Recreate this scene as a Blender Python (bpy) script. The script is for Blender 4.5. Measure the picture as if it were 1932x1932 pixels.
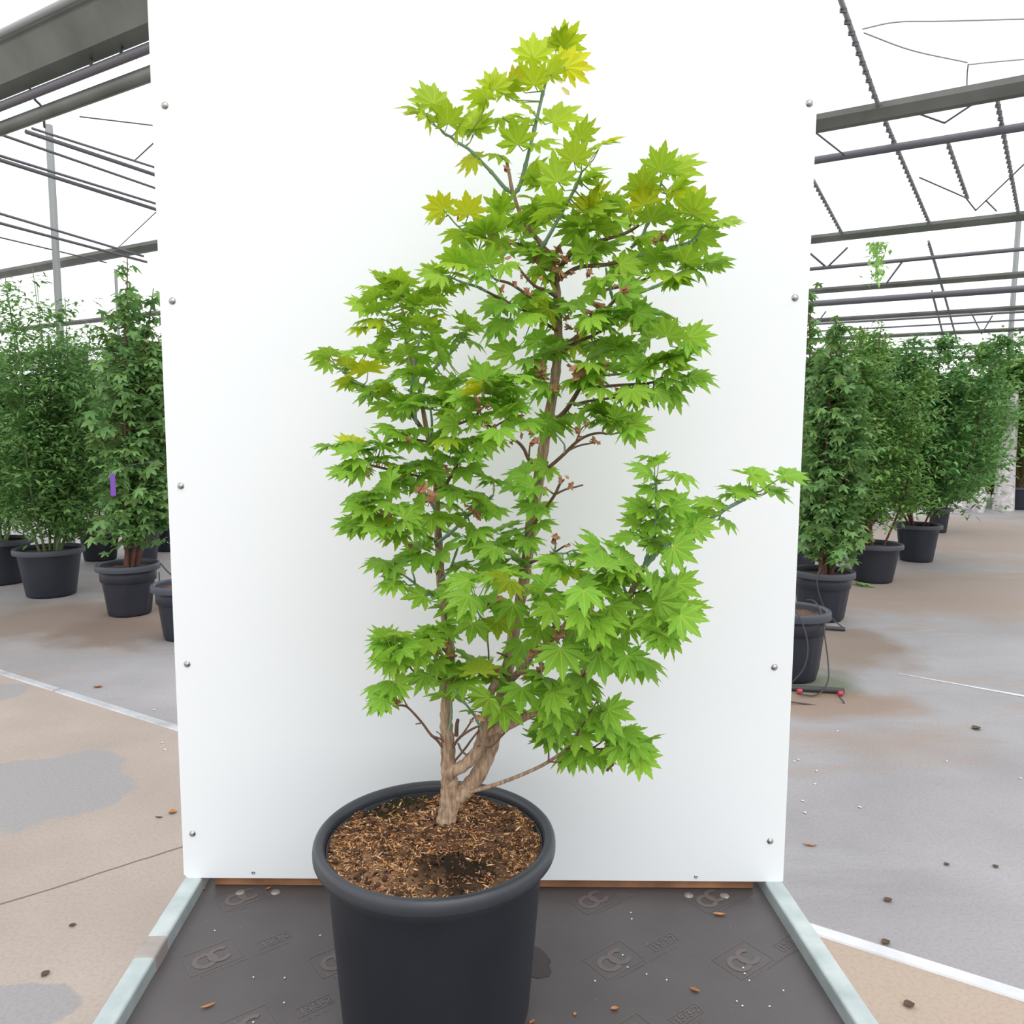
import bpy, bmesh, math, random
import numpy as np
from mathutils import Vector, Matrix

random.seed(7); RNG = np.random.default_rng(7)
S = bpy.context.scene
for o in list(bpy.data.objects): bpy.data.objects.remove(o, do_unlink=True)
COL = S.collection

# ------------------------------------------------------------------ camera
F_PX = 1501.15
CAM = Vector((-0.02213, -1.53141, 0.91805))
YAW, PITCH, ROLL = 0.05052, 0.10724, 0.00467
_f = Vector((math.sin(YAW)*math.cos(PITCH), math.cos(YAW)*math.cos(PITCH), -math.sin(PITCH)))
_r0 = Vector((math.cos(YAW), -math.sin(YAW), 0)); _u0 = _r0.cross(_f)
RT = math.cos(ROLL)*_r0 + math.sin(ROLL)*_u0
UP = -math.sin(ROLL)*_r0 + math.cos(ROLL)*_u0
FW = _f
cd = bpy.data.cameras.new('camera'); cam = bpy.data.objects.new('camera', cd); COL.objects.link(cam)
cd.sensor_fit = 'HORIZONTAL'; cd.sensor_width = 36.0; cd.lens = 36.0*F_PX/1932.0
cd.clip_start = 0.02; cd.clip_end = 400
cam.matrix_world = Matrix(((RT.x, UP.x, -FW.x, CAM.x), (RT.y, UP.y, -FW.y, CAM.y), (RT.z, UP.z, -FW.z, CAM.z), (0, 0, 0, 1)))
S.camera = cam

# ------------------------------------------------------------------ light: bright overcast sky over the glasshouse
w = bpy.data.worlds.new('overcast_sky'); S.world = w; w.use_nodes = True
bg = w.node_tree.nodes['Background']; bg.inputs['Color'].default_value = (1.0, 1.0, 1.0, 1); bg.inputs['Strength'].default_value = 1.0
sd = bpy.data.lights.new('hazy_sun', 'SUN'); sd.energy = 0.7; sd.angle = math.radians(50); sd.color = (1, 1, 1)
sun = bpy.data.objects.new('hazy_sun', sd); COL.objects.link(sun)
sun.rotation_euler = (math.radians(38), 0, math.radians(20)); sun.location = (0, -2, 8)
S.view_settings.view_transform = 'Standard'; S.view_settings.look = 'None'
S.view_settings.exposure = 0.62; S.view_settings.gamma = 1.0; S.view_settings.use_curve_mapping = False

# ------------------------------------------------------------------ helpers
def ray(px, py): return FW + RT*((px-966)/F_PX) + UP*((966-py)/F_PX)
def atY(px, py, Y): d = ray(px, py); return CAM + d*((Y-CAM.y)/d.y)
def atZ(px, py, Z): d = ray(px, py); return CAM + d*((Z-CAM.z)/d.z)
def pxm(P): return (P-CAM).dot(FW)/F_PX      # metres per pixel at P
def srgb(r, g, b, a=1.0):
    f = lambda c: (c/255/12.92) if c/255 <= .04045 else ((c/255+.055)/1.055)**2.4
    return (f(r), f(g), f(b), a)

def newobj(name, me, parent=None, mat=None, **kw):
    o = bpy.data.objects.new(name, me); COL.objects.link(o)
    if mat is not None and me is not None and len(me.materials) == 0: me.materials.append(mat)
    if parent is not None: o.parent = parent
    for k, v in kw.items(): o[k] = v
    return o
def thing(name, label, cat, loc=(0, 0, 0), group=None):
    o = newobj(name, None, label=label, category=cat); o.location = loc; o.empty_display_size = .05
    if group: o['group'] = group
    return o
def tag(o, label, cat, group=None, kind=None):
    o['label'] = label; o['category'] = cat
    if group: o['group'] = group
    if kind: o['kind'] = kind
    return o
def place(o, parent):      # mesh built in world space -> keep it there under a parent placed at a location
    o.parent = parent; o.matrix_parent_inverse = Matrix.Translation(-Vector(parent.location)); return o

class MB:
    def __init__(s): s.v = []; s.f = []; s.sm = []
    def add(s, vs, fs, smooth=False):
        b = len(s.v); s.v += [tuple(p) for p in vs]; s.f += [tuple(i+b for i in q) for q in fs]; s.sm += [smooth]*len(fs)
    def box(s, c, size, M=None):
        x, y, z = (k/2 for k in size)
        vs = [Vector((i*x, j*y, k*z)) for i in (-1, 1) for j in (-1, 1) for k in (-1, 1)]
        if M is not None: vs = [M @ p for p in vs]
        s.add([p+Vector(c) for p in vs], [(0, 1, 3, 2), (4, 6, 7, 5), (0, 4, 5, 1), (2, 3, 7, 6), (0, 2, 6, 4), (1, 5, 7, 3)])
    def tube(s, pts, rad, n=8, cap=True):
        pts = [Vector(p) for p in pts]; m = len(pts)
        if not hasattr(rad, '__len__'): rad = [rad]*m
        ref = None; rings = []
        for i, p in enumerate(pts):
            t = (pts[min(i+1, m-1)]-pts[max(i-1, 0)])
            t = t.normalized() if t.length > 1e-9 else Vector((0, 0, 1))
            if ref is None: ref = t.orthogonal().normalized()
            a = (ref - t*ref.dot(t)); a = a.normalized() if a.length > 1e-6 else t.orthogonal().normalized()
            ref = a; b = t.cross(a)
            rings.append([p+(a*math.cos(2*math.pi*k/n)+b*math.sin(2*math.pi*k/n))*rad[i] for k in range(n)])
        vs = [q for r in rings for q in r]
        fs = [(i*n+k, i*n+(k+1) % n, (i+1)*n+(k+1) % n, (i+1)*n+k) for i in range(m-1) for k in range(n)]
        s.add(vs, fs, True)
        if cap:
            s.add(rings[0], [tuple(range(n))[::-1]]); s.add(rings[-1], [tuple(range(n))])
    def lathe(s, prof, n=64, c=(0, 0, 0), mod=None):
        vs = []
        for (r, z) in prof:
            for k in range(n):
                a = 2*math.pi*k/n; rr = mod(r, z, a) if mod else r
                vs.append((c[0]+rr*math.cos(a), c[1]+rr*math.sin(a), c[2]+z))
        m = len(prof)
        s.add(vs, [(i*n+k, i*n+(k+1) % n, (i+1)*n+(k+1) % n, (i+1)*n+k) for i in range(m-1) for k in range(n)], True)
    def mesh(s, name):
        me = bpy.data.meshes.new(name); me.from_pydata(s.v, [], s.f); me.update()
        me.polygons.foreach_set('use_smooth', s.sm); return me
    def build(s, name, mat, parent=None, **kw): return newobj(name, s.mesh(name), parent, mat, **kw)

def bevel(o, wd=.002, seg=2):
    m = o.modifiers.new('bevel', 'BEVEL'); m.width = wd; m.segments = seg; m.limit_method = 'ANGLE'; return o

def crom(P, n):      # Catmull-Rom through tuples
    P = [np.array(p, float) for p in P]; Q = [2*P[0]-P[1]]+P+[2*P[-1]-P[-2]]; out = []
    for i in range(1, len(Q)-2):
        for t in np.linspace(0, 1, n, endpoint=False):
            a, b, c, d = Q[i-1], Q[i], Q[i+1], Q[i+2]
            out.append(.5*((2*b)+(-a+c)*t+(2*a-5*b+4*c-d)*t*t+(-a+3*b-3*c+d)*t**3))
    out.append(P[-1]); return out

# ------------------------------------------------------------------ materials
def nmat(name):
    m = bpy.data.materials.new(name); m.use_nodes = True; return m, m.node_tree.nodes, m.node_tree.links, m.node_tree.nodes['Principled BSDF']
def simple(name, col, rough=.5, metal=0., spec=.5, noise=None, nscale=20., bump=0., bscale=60., dist=.01):
    m, N, L, B = nmat(name); B.inputs['Base Color'].default_value = col; B.inputs['Roughness'].default_value = rough
    B.inputs['Metallic'].default_value = metal; B.inputs['Specular IOR Level'].default_value = spec
    tc = N.new('ShaderNodeTexCoord')
    if noise:
        n = N.new('ShaderNodeTexNoise'); n.inputs['Scale'].default_value = nscale; n.inputs['Detail'].default_value = 6
        L.new(tc.outputs['Object'], n.inputs['Vector'])
        r = N.new('ShaderNodeValToRGB'); r.color_ramp.elements[0].position = .3; r.color_ramp.elements[1].position = .7
        r.color_ramp.elements[0].color = noise; r.color_ramp.elements[1].color = col
        L.new(n.outputs['Fac'], r.inputs['Fac']); L.new(r.outputs['Color'], B.inputs['Base Color'])
    if bump:
        n2 = N.new('ShaderNodeTexNoise'); n2.inputs['Scale'].default_value = bscale; n2.inputs['Detail'].default_value = 5
        L.new(tc.outputs['Object'], n2.inputs['Vector'])
        b = N.new('ShaderNodeBump'); b.inputs['Strength'].default_value = bump; b.inputs['Distance'].default_value = dist
        L.new(n2.outputs['Fac'], b.inputs['Height']); L.new(b.outputs['Normal'], B.inputs['Normal'])
    return m

def leafmat(name, source, base, translucency=.42, veins=True):
    """thin leaf: diffuse sheen plus light passing through; tint per leaf from the object colour or a colour attribute"""
    m, N, L, B = nmat(name); out = N['Material Output']
    if source == 'object': t = N.new('ShaderNodeObjectInfo'); tint = t.outputs['Color']
    else: t = N.new('ShaderNodeVertexColor'); t.layer_name = 'tint'; tint = t.outputs['Color']
    mul = N.new('ShaderNodeMix'); mul.data_type = 'RGBA'; mul.blend_type = 'MULTIPLY'; mul.inputs[0].default_value = 1
    mul.inputs[6].default_value = base; L.new(tint, mul.inputs[7]); col = mul.outputs[2]
    if veins:
        a = N.new('ShaderNodeAttribute'); a.attribute_name = 'vein'
        r = N.new('ShaderNodeValToRGB'); r.color_ramp.elements[0].position = .88; r.color_ramp.elements[1].position = .97
        L.new(a.outputs['Fac'], r.inputs['Fac'])
        mx = N.new('ShaderNodeMix'); mx.data_type = 'RGBA'; sc = N.new('ShaderNodeMath'); sc.operation = 'MULTIPLY'; sc.inputs[1].default_value = .62
        L.new(r.outputs['Color'], sc.inputs[0]); L.new(sc.outputs[0], mx.inputs[0]); L.new(col, mx.inputs[6])
        mx.inputs[7].default_value = srgb(190, 215, 90)
        # pale margin at the tips
        e = N.new('ShaderNodeAttribute'); e.attribute_name = 'edge'
        r2 = N.new('ShaderNodeValToRGB'); r2.color_ramp.elements[0].position = .9; r2.color_ramp.elements[1].position = 1.0
        L.new(e.outputs['Fac'], r2.inputs['Fac'])
        mx2 = N.new('ShaderNodeMix'); mx2.data_type = 'RGBA'; s2 = N.new('ShaderNodeMath'); s2.operation = 'MULTIPLY'; s2.inputs[1].default_value = .35
        L.new(r2.outputs['Color'], s2.inputs[0]); L.new(s2.outputs[0], mx2.inputs[0]); L.new(mx.outputs[2], mx2.inputs[6])
        mx2.inputs[7].default_value = srgb(205, 205, 90); col = mx2.outputs[2]
    L.new(col, B.inputs['Base Color']); B.inputs['Roughness'].default_value = .48; B.inputs['Specular IOR Level'].default_value = .3
    tr = N.new('ShaderNodeBsdfTranslucent'); L.new(col, tr.inputs['Color'])
    ms = N.new('ShaderNodeMixShader'); ms.inputs[0].default_value = translucency
    L.new(B.outputs[0], ms.inputs[1]); L.new(tr.outputs[0], ms.inputs[2]); L.new(ms.outputs[0], out.inputs['Surface'])
    return m

M = {}
LEAF_BASE = (0.315, 0.52, 0.052, 1)
M['leaf'] = leafmat('maple_leaf', 'object', LEAF_BASE)
M['leaf_joined'] = leafmat('maple_leaf_joined', 'attr', LEAF_BASE)
BGLEAF = srgb(118, 158, 92)  # one grey-green base colour for all background plants
M['bgleaf'] = leafmat('background_maple_leaf', 'object', BGLEAF, .3, False)
M['bgleaf_joined'] = leafmat('background_leaf_joined', 'attr', BGLEAF, .3, False)
M['petiole'] = simple('petiole', srgb(125, 150, 70), .5)
M['dry'] = simple('dry_bud_scale', srgb(170, 128, 92), .8, noise=srgb(132, 92, 66), nscale=60)
M['shoot'] = simple('green_shoot', srgb(124, 152, 116), .45, noise=srgb(108, 140, 128), nscale=25)
M['twig'] = simple('brown_twig', srgb(120, 92, 72), .7, noise=srgb(92, 66, 54), nscale=60, bump=.3, bscale=200, dist=.001)
M['keys'] = simple('winged_seed', srgb(190, 185, 110), .5)
def bark():
    m, N, L, B = nmat('maple_bark'); tc = N.new('ShaderNodeTexCoord'); mp = N.new('ShaderNodeMapping'); mp.inputs['Scale'].default_value = (1, 1, .16)
    L.new(tc.outputs['Object'], mp.inputs['Vector'])
    n = N.new('ShaderNodeTexNoise'); n.inputs['Scale'].default_value = 260; n.inputs['Detail'].default_value = 5; L.new(mp.outputs[0], n.inputs['Vector'])
    n2 = N.new('ShaderNodeTexNoise'); n2.inputs['Scale'].default_value = 14; n2.inputs['Detail'].default_value = 4; L.new(tc.outputs['Object'], n2.inputs['Vector'])
    r = N.new('ShaderNodeValToRGB'); e = r.color_ramp.elements; e[0].position = .36; e[0].color = srgb(138, 116, 97); e[1].position = .62; e[1].color = srgb(182, 158, 134)
    L.new(n.outputs['Fac'], r.inputs['Fac'])
    mx = N.new('ShaderNodeMix'); mx.data_type = 'RGBA'; mx.blend_type = 'MULTIPLY'; mx.inputs[0].default_value = .5
    r2 = N.new('ShaderNodeValToRGB'); r2.color_ramp.elements[0].position = .35; r2.color_ramp.elements[0].color = (.55, .5, .47, 1); r2.color_ramp.elements[1].position = .6; r2.color_ramp.elements[1].color = (1, 1, 1, 1)
    L.new(n2.outputs['Fac'], r2.inputs['Fac']); L.new(r.outputs['Color'], mx.inputs[6]); L.new(r2.outputs['Color'], mx.inputs[7]); L.new(mx.outputs[2], B.inputs['Base Color'])
    b = N.new('ShaderNodeBump'); b.inputs['Strength'].default_value = .5; b.inputs['Distance'].default_value = .002; L.new(n.outputs['Fac'], b.inputs['Height']); L.new(b.outputs['Normal'], B.inputs['Normal'])
    B.inputs['Roughness'].default_value = .85; B.inputs['Specular IOR Level'].default_value = .2
    return m
M['bark'] = bark()
M['pot'] = simple('black_pot_plastic', srgb(35, 38, 46), .42, spec=.4, noise=srgb(30, 32, 39), nscale=9, bump=.05, bscale=300, dist=.0005)
M['pot_rim'] = simple('pot_rim_plastic', srgb(54, 58, 65), .38, spec=.5, noise=srgb(46, 49, 56), nscale=14)
M['bgpot'] = simple('dark_pot_plastic', srgb(42, 45, 56), .5, spec=.4, noise=srgb(35, 37, 46), nscale=6)
M['bgrim'] = simple('dark_pot_rim', srgb(66, 70, 80), .5, spec=.4)
M['board'] = simple('white_laminate', (.80, .835, .865, 1), .38, spec=.4)
M['board_edge'] = simple('board_raw_edge', srgb(120, 95, 75), .7)
M['wood'] = simple('raw_batten', srgb(178, 128, 92), .7, noise=srgb(120, 82, 58), nscale=12)
M['cap'] = simple('brushed_steel_cap', (.42, .41, .40, 1), .3, metal=1.)
M['zinc'] = simple('zinc_screw', (.5, .56, .62, 1), .3, metal=1.)
M['galv'] = simple('galvanised_steel', srgb(196, 206, 206), .42, metal=.25, noise=srgb(166, 178, 180), nscale=16, bump=.1, bscale=120, dist=.0005)
M['splice'] = simple('rail_splice_sleeve', srgb(168, 162, 158), .6, noise=srgb(146, 138, 134), nscale=20)
M['rivet'] = simple('aluminium_rivet', srgb(165, 165, 160), .5, metal=.3, noise=srgb(125, 125, 120), nscale=120)
M['white_metal'] = simple('painted_strip', srgb(222, 224, 230), .45, metal=.15, noise=srgb(196, 198, 204), nscale=9)
M['grey_metal'] = simple('aluminium_strip', srgb(200, 202, 208), .45, metal=.2, noise=srgb(168, 170, 176), nscale=9)
M['roof_dark'] = simple('galvanised_gutter', srgb(118, 122, 118), .5, metal=.3, noise=srgb(92, 96, 92), nscale=3)
M['roof_light'] = simple('aluminium_bar', srgb(152, 155, 156), .5, metal=.3)
M['pipe_dark'] = simple('painted_heating_pipe', srgb(104, 104, 112), .5, metal=.2)
M['wire'] = simple('thin_steel_rod', srgb(96, 96, 106), .5, metal=.3)
M['rubber'] = simple('black_drip_hose', srgb(62, 62, 66), .6)
M['red'] = simple('red_connector', srgb(176, 62, 72), .5)
M['purple'] = simple('purple_tag', srgb(116, 70, 168), .5)
M['wheel'] = simple('black_rubber_wheel', srgb(30, 30, 32), .7)
M['stamp'] = simple('faded_stamp_ink', srgb(103, 95, 93), .5, spec=.3)
M['stampline'] = simple('faded_stamp_line', srgb(108, 101, 100), .5, spec=.3)
M['wet'] = simple('wet_patch', srgb(58, 49, 50), .22, spec=.5)
M['scrap'] = simple('dry_leaf_scrap', srgb(190, 132, 84), .8, noise=srgb(140, 92, 60), nscale=90)
M['dirt'] = simple('dark_debris', srgb(90, 72, 58), .9)
M['fleck'] = simple('pale_fleck', srgb(225, 222, 218), .9)
M['stem_bg'] = simple('reddish_bark', srgb(112, 76, 62), .8, noise=srgb(84, 58, 48), nscale=20)
M['stem_green'] = simple('green_cane', srgb(120, 140, 92), .7, noise=srgb(96, 118, 70), nscale=12)
M['soil_bg'] = simple('peat_soil', srgb(112, 84, 66), .95, noise=srgb(70, 52, 42), nscale=70, bump=.6, bscale=90, dist=.01)
M['white_cloth'] = simple('white_wrap', srgb(222, 218, 220), .8, noise=srgb(176, 168, 172), nscale=14)
M['brown_leaf'] = simple('dead_frond', srgb(128, 92, 70), .85, noise=srgb(92, 64, 50), nscale=9)
M['curb'] = simple('dark_kerb', srgb(96, 82, 76), .85, noise=srgb(76, 64, 60), nscale=3)
def glassmat():
    m, N, L, B = nmat('roof_glass'); out = N['Material Output']; t = N.new('ShaderNodeBsdfTransparent'); t.inputs['Color'].default_value = (.985, .99, .99, 1)
    g = N.new('ShaderNodeBsdfGlossy'); g.inputs['Roughness'].default_value = .05; ms = N.new('ShaderNodeMixShader'); ms.inputs[0].default_value = .03
    L.new(t.outputs[0], ms.inputs[1]); L.new(g.outputs[0], ms.inputs[2]); L.new(ms.outputs[0], out.inputs['Surface']); return m
M['glass'] = glassmat()

def deckmat():
    m, N, L, B = nmat('film_faced_plywood'); tc = N.new('ShaderNodeTexCoord')
    n = N.new('ShaderNodeTexNoise'); n.inputs['Scale'].default_value = 5; n.inputs['Detail'].default_value = 6; L.new(tc.outputs['Object'], n.inputs['Vector'])
    r = N.new('ShaderNodeValToRGB'); e = r.color_ramp.elements; e[0].position = .3; e[0].color = srgb(78, 73, 74); e[1].position = .7; e[1].color = srgb(91, 87, 88)
    L.new(n.outputs['Fac'], r.inputs['Fac'])
    v = N.new('ShaderNodeTexVoronoi'); v.inputs['Scale'].default_value = 70; L.new(tc.outputs['Object'], v.inputs['Vector'])
    r2 = N.new('ShaderNodeValToRGB'); r2.color_ramp.elements[0].position = .035; r2.color_ramp.elements[0].color = (1, 1, 1, 1); r2.color_ramp.elements[1].position = .06; r2.color_ramp.elements[1].color = (0, 0, 0, 1)
    L.new(v.outputs['Distance'], r2.inputs['Fac'])
    g = N.new('ShaderNodeMath'); g.operation = 'GREATER_THAN'; g.inputs[1].default_value = .78
    wn = N.new('ShaderNodeSeparateColor'); L.new(v.outputs['Color'], wn.inputs[0]); L.new(wn.outputs[0], g.inputs[0])
    mu = N.new('ShaderNodeMath'); mu.operation = 'MULTIPLY'; L.new(r2.outputs['Color'], mu.inputs[0]); L.new(g.outputs[0], mu.inputs[1])
    mx = N.new('ShaderNodeMix'); mx.data_type = 'RGBA'; L.new(mu.outputs[0], mx.inputs[0]); L.new(r.outputs['Color'], mx.inputs[6]); mx.inputs[7].default_value = srgb(170, 162, 155)
    L.new(mx.outputs[2], B.inputs['Base Color'])
    rr = N.new('ShaderNodeMapRange'); rr.inputs[3].default_value = .36; rr.inputs[4].default_value = .52; L.new(n.outputs['Fac'], rr.inputs[0]); L.new(rr.outputs[0], B.inputs['Roughness'])
    B.inputs['Specular IOR Level'].default_value = .4; return m
M['deck'] = deckmat()

def floormat(name, cols, patch=None, streak=None, line=None, speck=True):
    """concrete: cloudy colours, stains with their own outline, cracks along a line"""
    m, N, L, B = nmat(name); geo = N.new('ShaderNodeNewGeometry'); pos = geo.outputs['Position']
    n = N.new('ShaderNodeTexNoise'); n.inputs['Scale'].default_value = 1.1; n.inputs['Detail'].default_value = 8; n.inputs['Roughness'].default_value = .6; L.new(pos, n.inputs['Vector'])
    r = N.new('ShaderNodeValToRGB'); e = r.color_ramp.elements; e[0].position = .32; e[0].color = cols[0]; e[1].position = .68; e[1].color = cols[1]
    L.new(n.outputs['Fac'], r.inputs['Fac']); col = r.outputs['Color']
    def mixin(fac, c2):
        nonlocal col
        mx = N.new('ShaderNodeMix'); mx.data_type = 'RGBA'; L.new(fac, mx.inputs[0]); L.new(col, mx.inputs[6])
        if isinstance(c2, tuple): mx.inputs[7].default_value = c2
        else: L.new(c2, mx.inputs[7])
        col = mx.outputs[2]
    nw = N.new('ShaderNodeTexNoise'); nw.inputs['Scale'].default_value = 3.5; nw.inputs['Detail'].default_value = 6; L.new(pos, nw.inputs['Vector'])
    if streak:      # tyre and water streaks running with the aisle
        mp = N.new('ShaderNodeMapping'); mp.inputs['Rotation'].default_value = (0, 0, streak[0]); mp.inputs['Scale'].default_value = (.35, 1.6, 1); L.new(pos, mp.inputs['Vector'])
        ns = N.new('ShaderNodeTexNoise'); ns.inputs['Scale'].default_value = 1.0; ns.inputs['Detail'].default_value = 9; ns.inputs['Roughness'].default_value = .62; L.new(mp.outputs[0], ns.inputs['Vector'])
        for lo, hi, c, k in streak[1]:
            rr = N.new('ShaderNodeMapRange'); rr.inputs[1].default_value = lo; rr.inputs[2].default_value = hi; L.new(ns.outputs['Fac'], rr.inputs[0]); rr.clamp = True
            kk = N.new('ShaderNodeMath'); kk.operation = 'MULTIPLY'; kk.inputs[1].default_value = k; L.new(rr.outputs[0], kk.inputs[0]); mixin(kk.outputs[0], c)
    for (cx, cy, rx, ry, soft, c, k) in (patch or []):
        sub = N.new('ShaderNodeVectorMath'); sub.operation = 'SUBTRACT'; sub.inputs[1].default_value = (cx, cy, 0); L.new(pos, sub.inputs[0])
        dv = N.new('ShaderNodeVectorMath'); dv.operation = 'MULTIPLY'; dv.inputs[1].default_value = (1/rx, 1/ry, 0); L.new(sub.outputs[0], dv.inputs[0])
        ln = N.new('ShaderNodeVectorMath'); ln.operation = 'LENGTH'; L.new(dv.outputs[0], ln.inputs[0])
        ad = N.new('ShaderNodeMath'); ad.operation = 'MULTIPLY_ADD'; ad.inputs[1].default_value = 1.5; L.new(nw.outputs['Fac'], ad.inputs[0]); L.new(ln.outputs['Value'], ad.inputs[2])
        rr = N.new('ShaderNodeMapRange'); rr.inputs[1].default_value = 1.75+soft; rr.inputs[2].default_value = 1.75-soft; rr.clamp = True; L.new(ad.outputs[0], rr.inputs[0])
        kk = N.new('ShaderNodeMath'); kk.operation = 'MULTIPLY'; kk.inputs[1].default_value = k; L.new(rr.outputs[0], kk.inputs[0]); mixin(kk.outputs[0], c)
    hgt = None
    for (p, q, wd, c) in (line or []):
        dx, dy = q[0]-p[0], q[1]-p[1]; l = math.hypot(dx, dy); nx, ny = -dy/l, dx/l
        dt = N.new('ShaderNodeVectorMath'); dt.operation = 'DOT_PRODUCT'; dt.inputs[1].default_value = (nx, ny, 0); L.new(pos, dt.inputs[0])
        ad = N.new('ShaderNodeMath'); ad.operation = 'MULTIPLY_ADD'; ad.inputs[1].default_value = .035; L.new(nw.outputs['Fac'], ad.inputs[0]); L.new(dt.outputs['Value'], ad.inputs[2])
        sb = N.new('ShaderNodeMath'); sb.operation = 'SUBTRACT'; sb.inputs[1].default_value = p[0]*nx+p[1]*ny+.0175; L.new(ad.outputs[0], sb.inputs[0])
        ab = N.new('ShaderNodeMath'); ab.operation = 'ABSOLUTE'; L.new(sb.outputs[0], ab.inputs[0])
        rr = N.new('ShaderNodeMapRange'); rr.inputs[1].default_value = wd; rr.inputs[2].default_value = wd*.4; rr.clamp = True; L.new(ab.outputs[0], rr.inputs[0]); mixin(rr.outputs[0], c)
    nf = N.new('ShaderNodeTexNoise'); nf.inputs['Scale'].default_value = 90; nf.inputs['Detail'].default_value = 4; L.new(pos, nf.inputs['Vector'])
    mm = N.new('ShaderNodeMix'); mm.data_type = 'RGBA'; mm.blend_type = 'MULTIPLY'; mm.inputs[0].default_value = .35
    rf = N.new('ShaderNodeValToRGB'); rf.color_ramp.elements[0].position = .35; rf.color_ramp.elements[0].color = (.7, .7, .7, 1); rf.color_ramp.elements[1].position = .55; rf.color_ramp.elements[1].color = (1, 1, 1, 1)
    L.new(nf.outputs['Fac'], rf.inputs['Fac']); L.new(col, mm.inputs[6]); L.new(rf.outputs['Color'], mm.inputs[7]); L.new(mm.outputs[2], B.inputs['Base Color'])
    b = N.new('ShaderNodeBump'); b.inputs['Strength'].default_value = .25; b.inputs['Distance'].default_value = .004; L.new(nf.outputs['Fac'], b.inputs['Height']); L.new(b.outputs['Normal'], B.inputs['Normal'])
    B.inputs['Roughness'].default_value = .62; B.inputs['Specular IOR Level'].default_value = .35
    return m

# ------------------------------------------------------------------ the setting
ZF = -0.50                                   # concrete floor (the trolley rail top is z = 0)
D1 = Vector((-.825, .565, 0)).normalized()   # gutter direction of the glasshouse
D2 = Vector((D1.y, -D1.x, 0))                # aisle direction
def fl(px, py, z=ZF): return atZ(px, py, z)
LA, LB = fl(0, 1268), fl(1932, 1880)
sdir = (LB-LA).normalized(); snor = Vector((-sdir.y, sdir.x, 0))
if snor.y < 0: snor = -snor
A_, B_ = LA - sdir*30, LB + sdir*30
angle = math.atan2(D1.y, D1.x)
pat_apron = [(fl(20, 1490).x, fl(20, 1490).y, .52, .30, .04, srgb(146, 144, 146), .9), (fl(10, 1905).x, fl(10, 1905).y, .16, .09, .05, srgb(146, 144, 146), .9), (fl(0, 1300).x-.2, fl(0, 1300).y-.05, .42, .16, .04, srgb(146, 144, 146), .9), (fl(1700, 1900).x, fl(1700, 1900).y, .5, .4, .4, srgb(180, 158, 138), .5)]
c1, c2 = fl(0, 1705), fl(348, 1598)
apron = MB(); off = Vector((0, 0, 0))
far = snor*45
apron.add([A_, B_, B_-far, A_-far], [(0, 3, 2, 1)])
o = apron.build('floor', floormat('beige_concrete', (srgb(154, 143, 135), srgb(172, 160, 151)), pat_apron, None, [((c1.x, c1.y), (c2.x, c2.y), .006, srgb(112, 92, 80))]), kind='structure', label='worn beige concrete floor on the trolley side of metal strip')
grey = MB(); grey.add([A_, B_, B_+far*2, A_+far*2], [(0, 1, 2, 3)])
stk = (-math.atan2(D1.y, D1.x), [(.52, .64, srgb(150, 132, 120), .75), (.44, .34, srgb(160, 159, 164), .6), (.66, .74, srgb(122, 105, 95), .6)])
pb = [(fl(q[0], q[1]).x, fl(q[0], q[1]).y, q[2], q[3], .35, srgb(*q[4]), q[5]) for q in [(1560, 1215, .5, .5, (128, 112, 98), .8), (1530, 1290, .26, .2, (88, 98, 70), .75), (1560, 1330, .45, .2, (140, 116, 96), .7), (1750, 1120, 1.6, .9, (150, 134, 124), .75), (1800, 1010, 2.2, 2.4, (152, 136, 126), .8), (120, 1170, 1.5, .55, (132, 116, 106), .85), (280, 1190, .6, .35, (122, 106, 96), .8)]]
o = grey.build('floor', floormat('grey_concrete', (srgb(142, 140, 142), srgb(160, 158, 161)), pb, stk), kind='structure', label='smooth stained grey concrete floor beyond the metal strip')
for i, (t0, t1, mk, wd, lab) in enumerate([(-14, 0, 'grey_metal', .046, 0), (0, (fl(112, 1300)-LA).dot(sdir), 'grey_metal', .046, 0), ((fl(116, 1302)-LA).dot(sdir), (fl(560, 1425)-LA).dot(sdir), 'grey_metal', .046, 0), ((fl(560, 1425)-LA).dot(sdir)+.003, 16, 'white_metal', .046, 1)]):
    mb = MB(); a = LA+sdir*t0; b = LA+sdir*t1; h = snor*wd/2; z = Vector((0, 0, .005))
    vs = [a-h, b-h, b+h, a+h, a-h*.86+z, b-h*.86+z, b+h*.86+z, a+h*.86+z]
    mb.add(vs, [(0, 3, 2, 1), (4, 5, 6, 7), (0, 1, 5, 4), (1, 2, 6, 5), (2, 3, 7, 6), (3, 0, 4, 7)])
    mb.build('trim_%d' % (i+1), M[mk], kind='structure', label='flat pale metal joint strip set across the concrete floor')
# faded white line on the grey floor
mb = MB(); p0, p1 = fl(1695, 1271), fl(2050, 1335); dd = (p1-p0).normalized(); hh = Vector((-dd.y, dd.x, 0))*.022; z = Vector((0, 0, .002))
mb.add([p0+z-hh*.2, p1+z-hh, p1+z+hh, p0+z+hh*.2], [(0, 1, 2, 3)])
mb.add([p0-hh*.2, p1-hh, p1+hh, p0+hh*.2], [(0, 3, 2, 1)])
mb.build('trim_5', M['white_metal'], kind='structure', label='thin white painted line on the grey floor')

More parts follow.
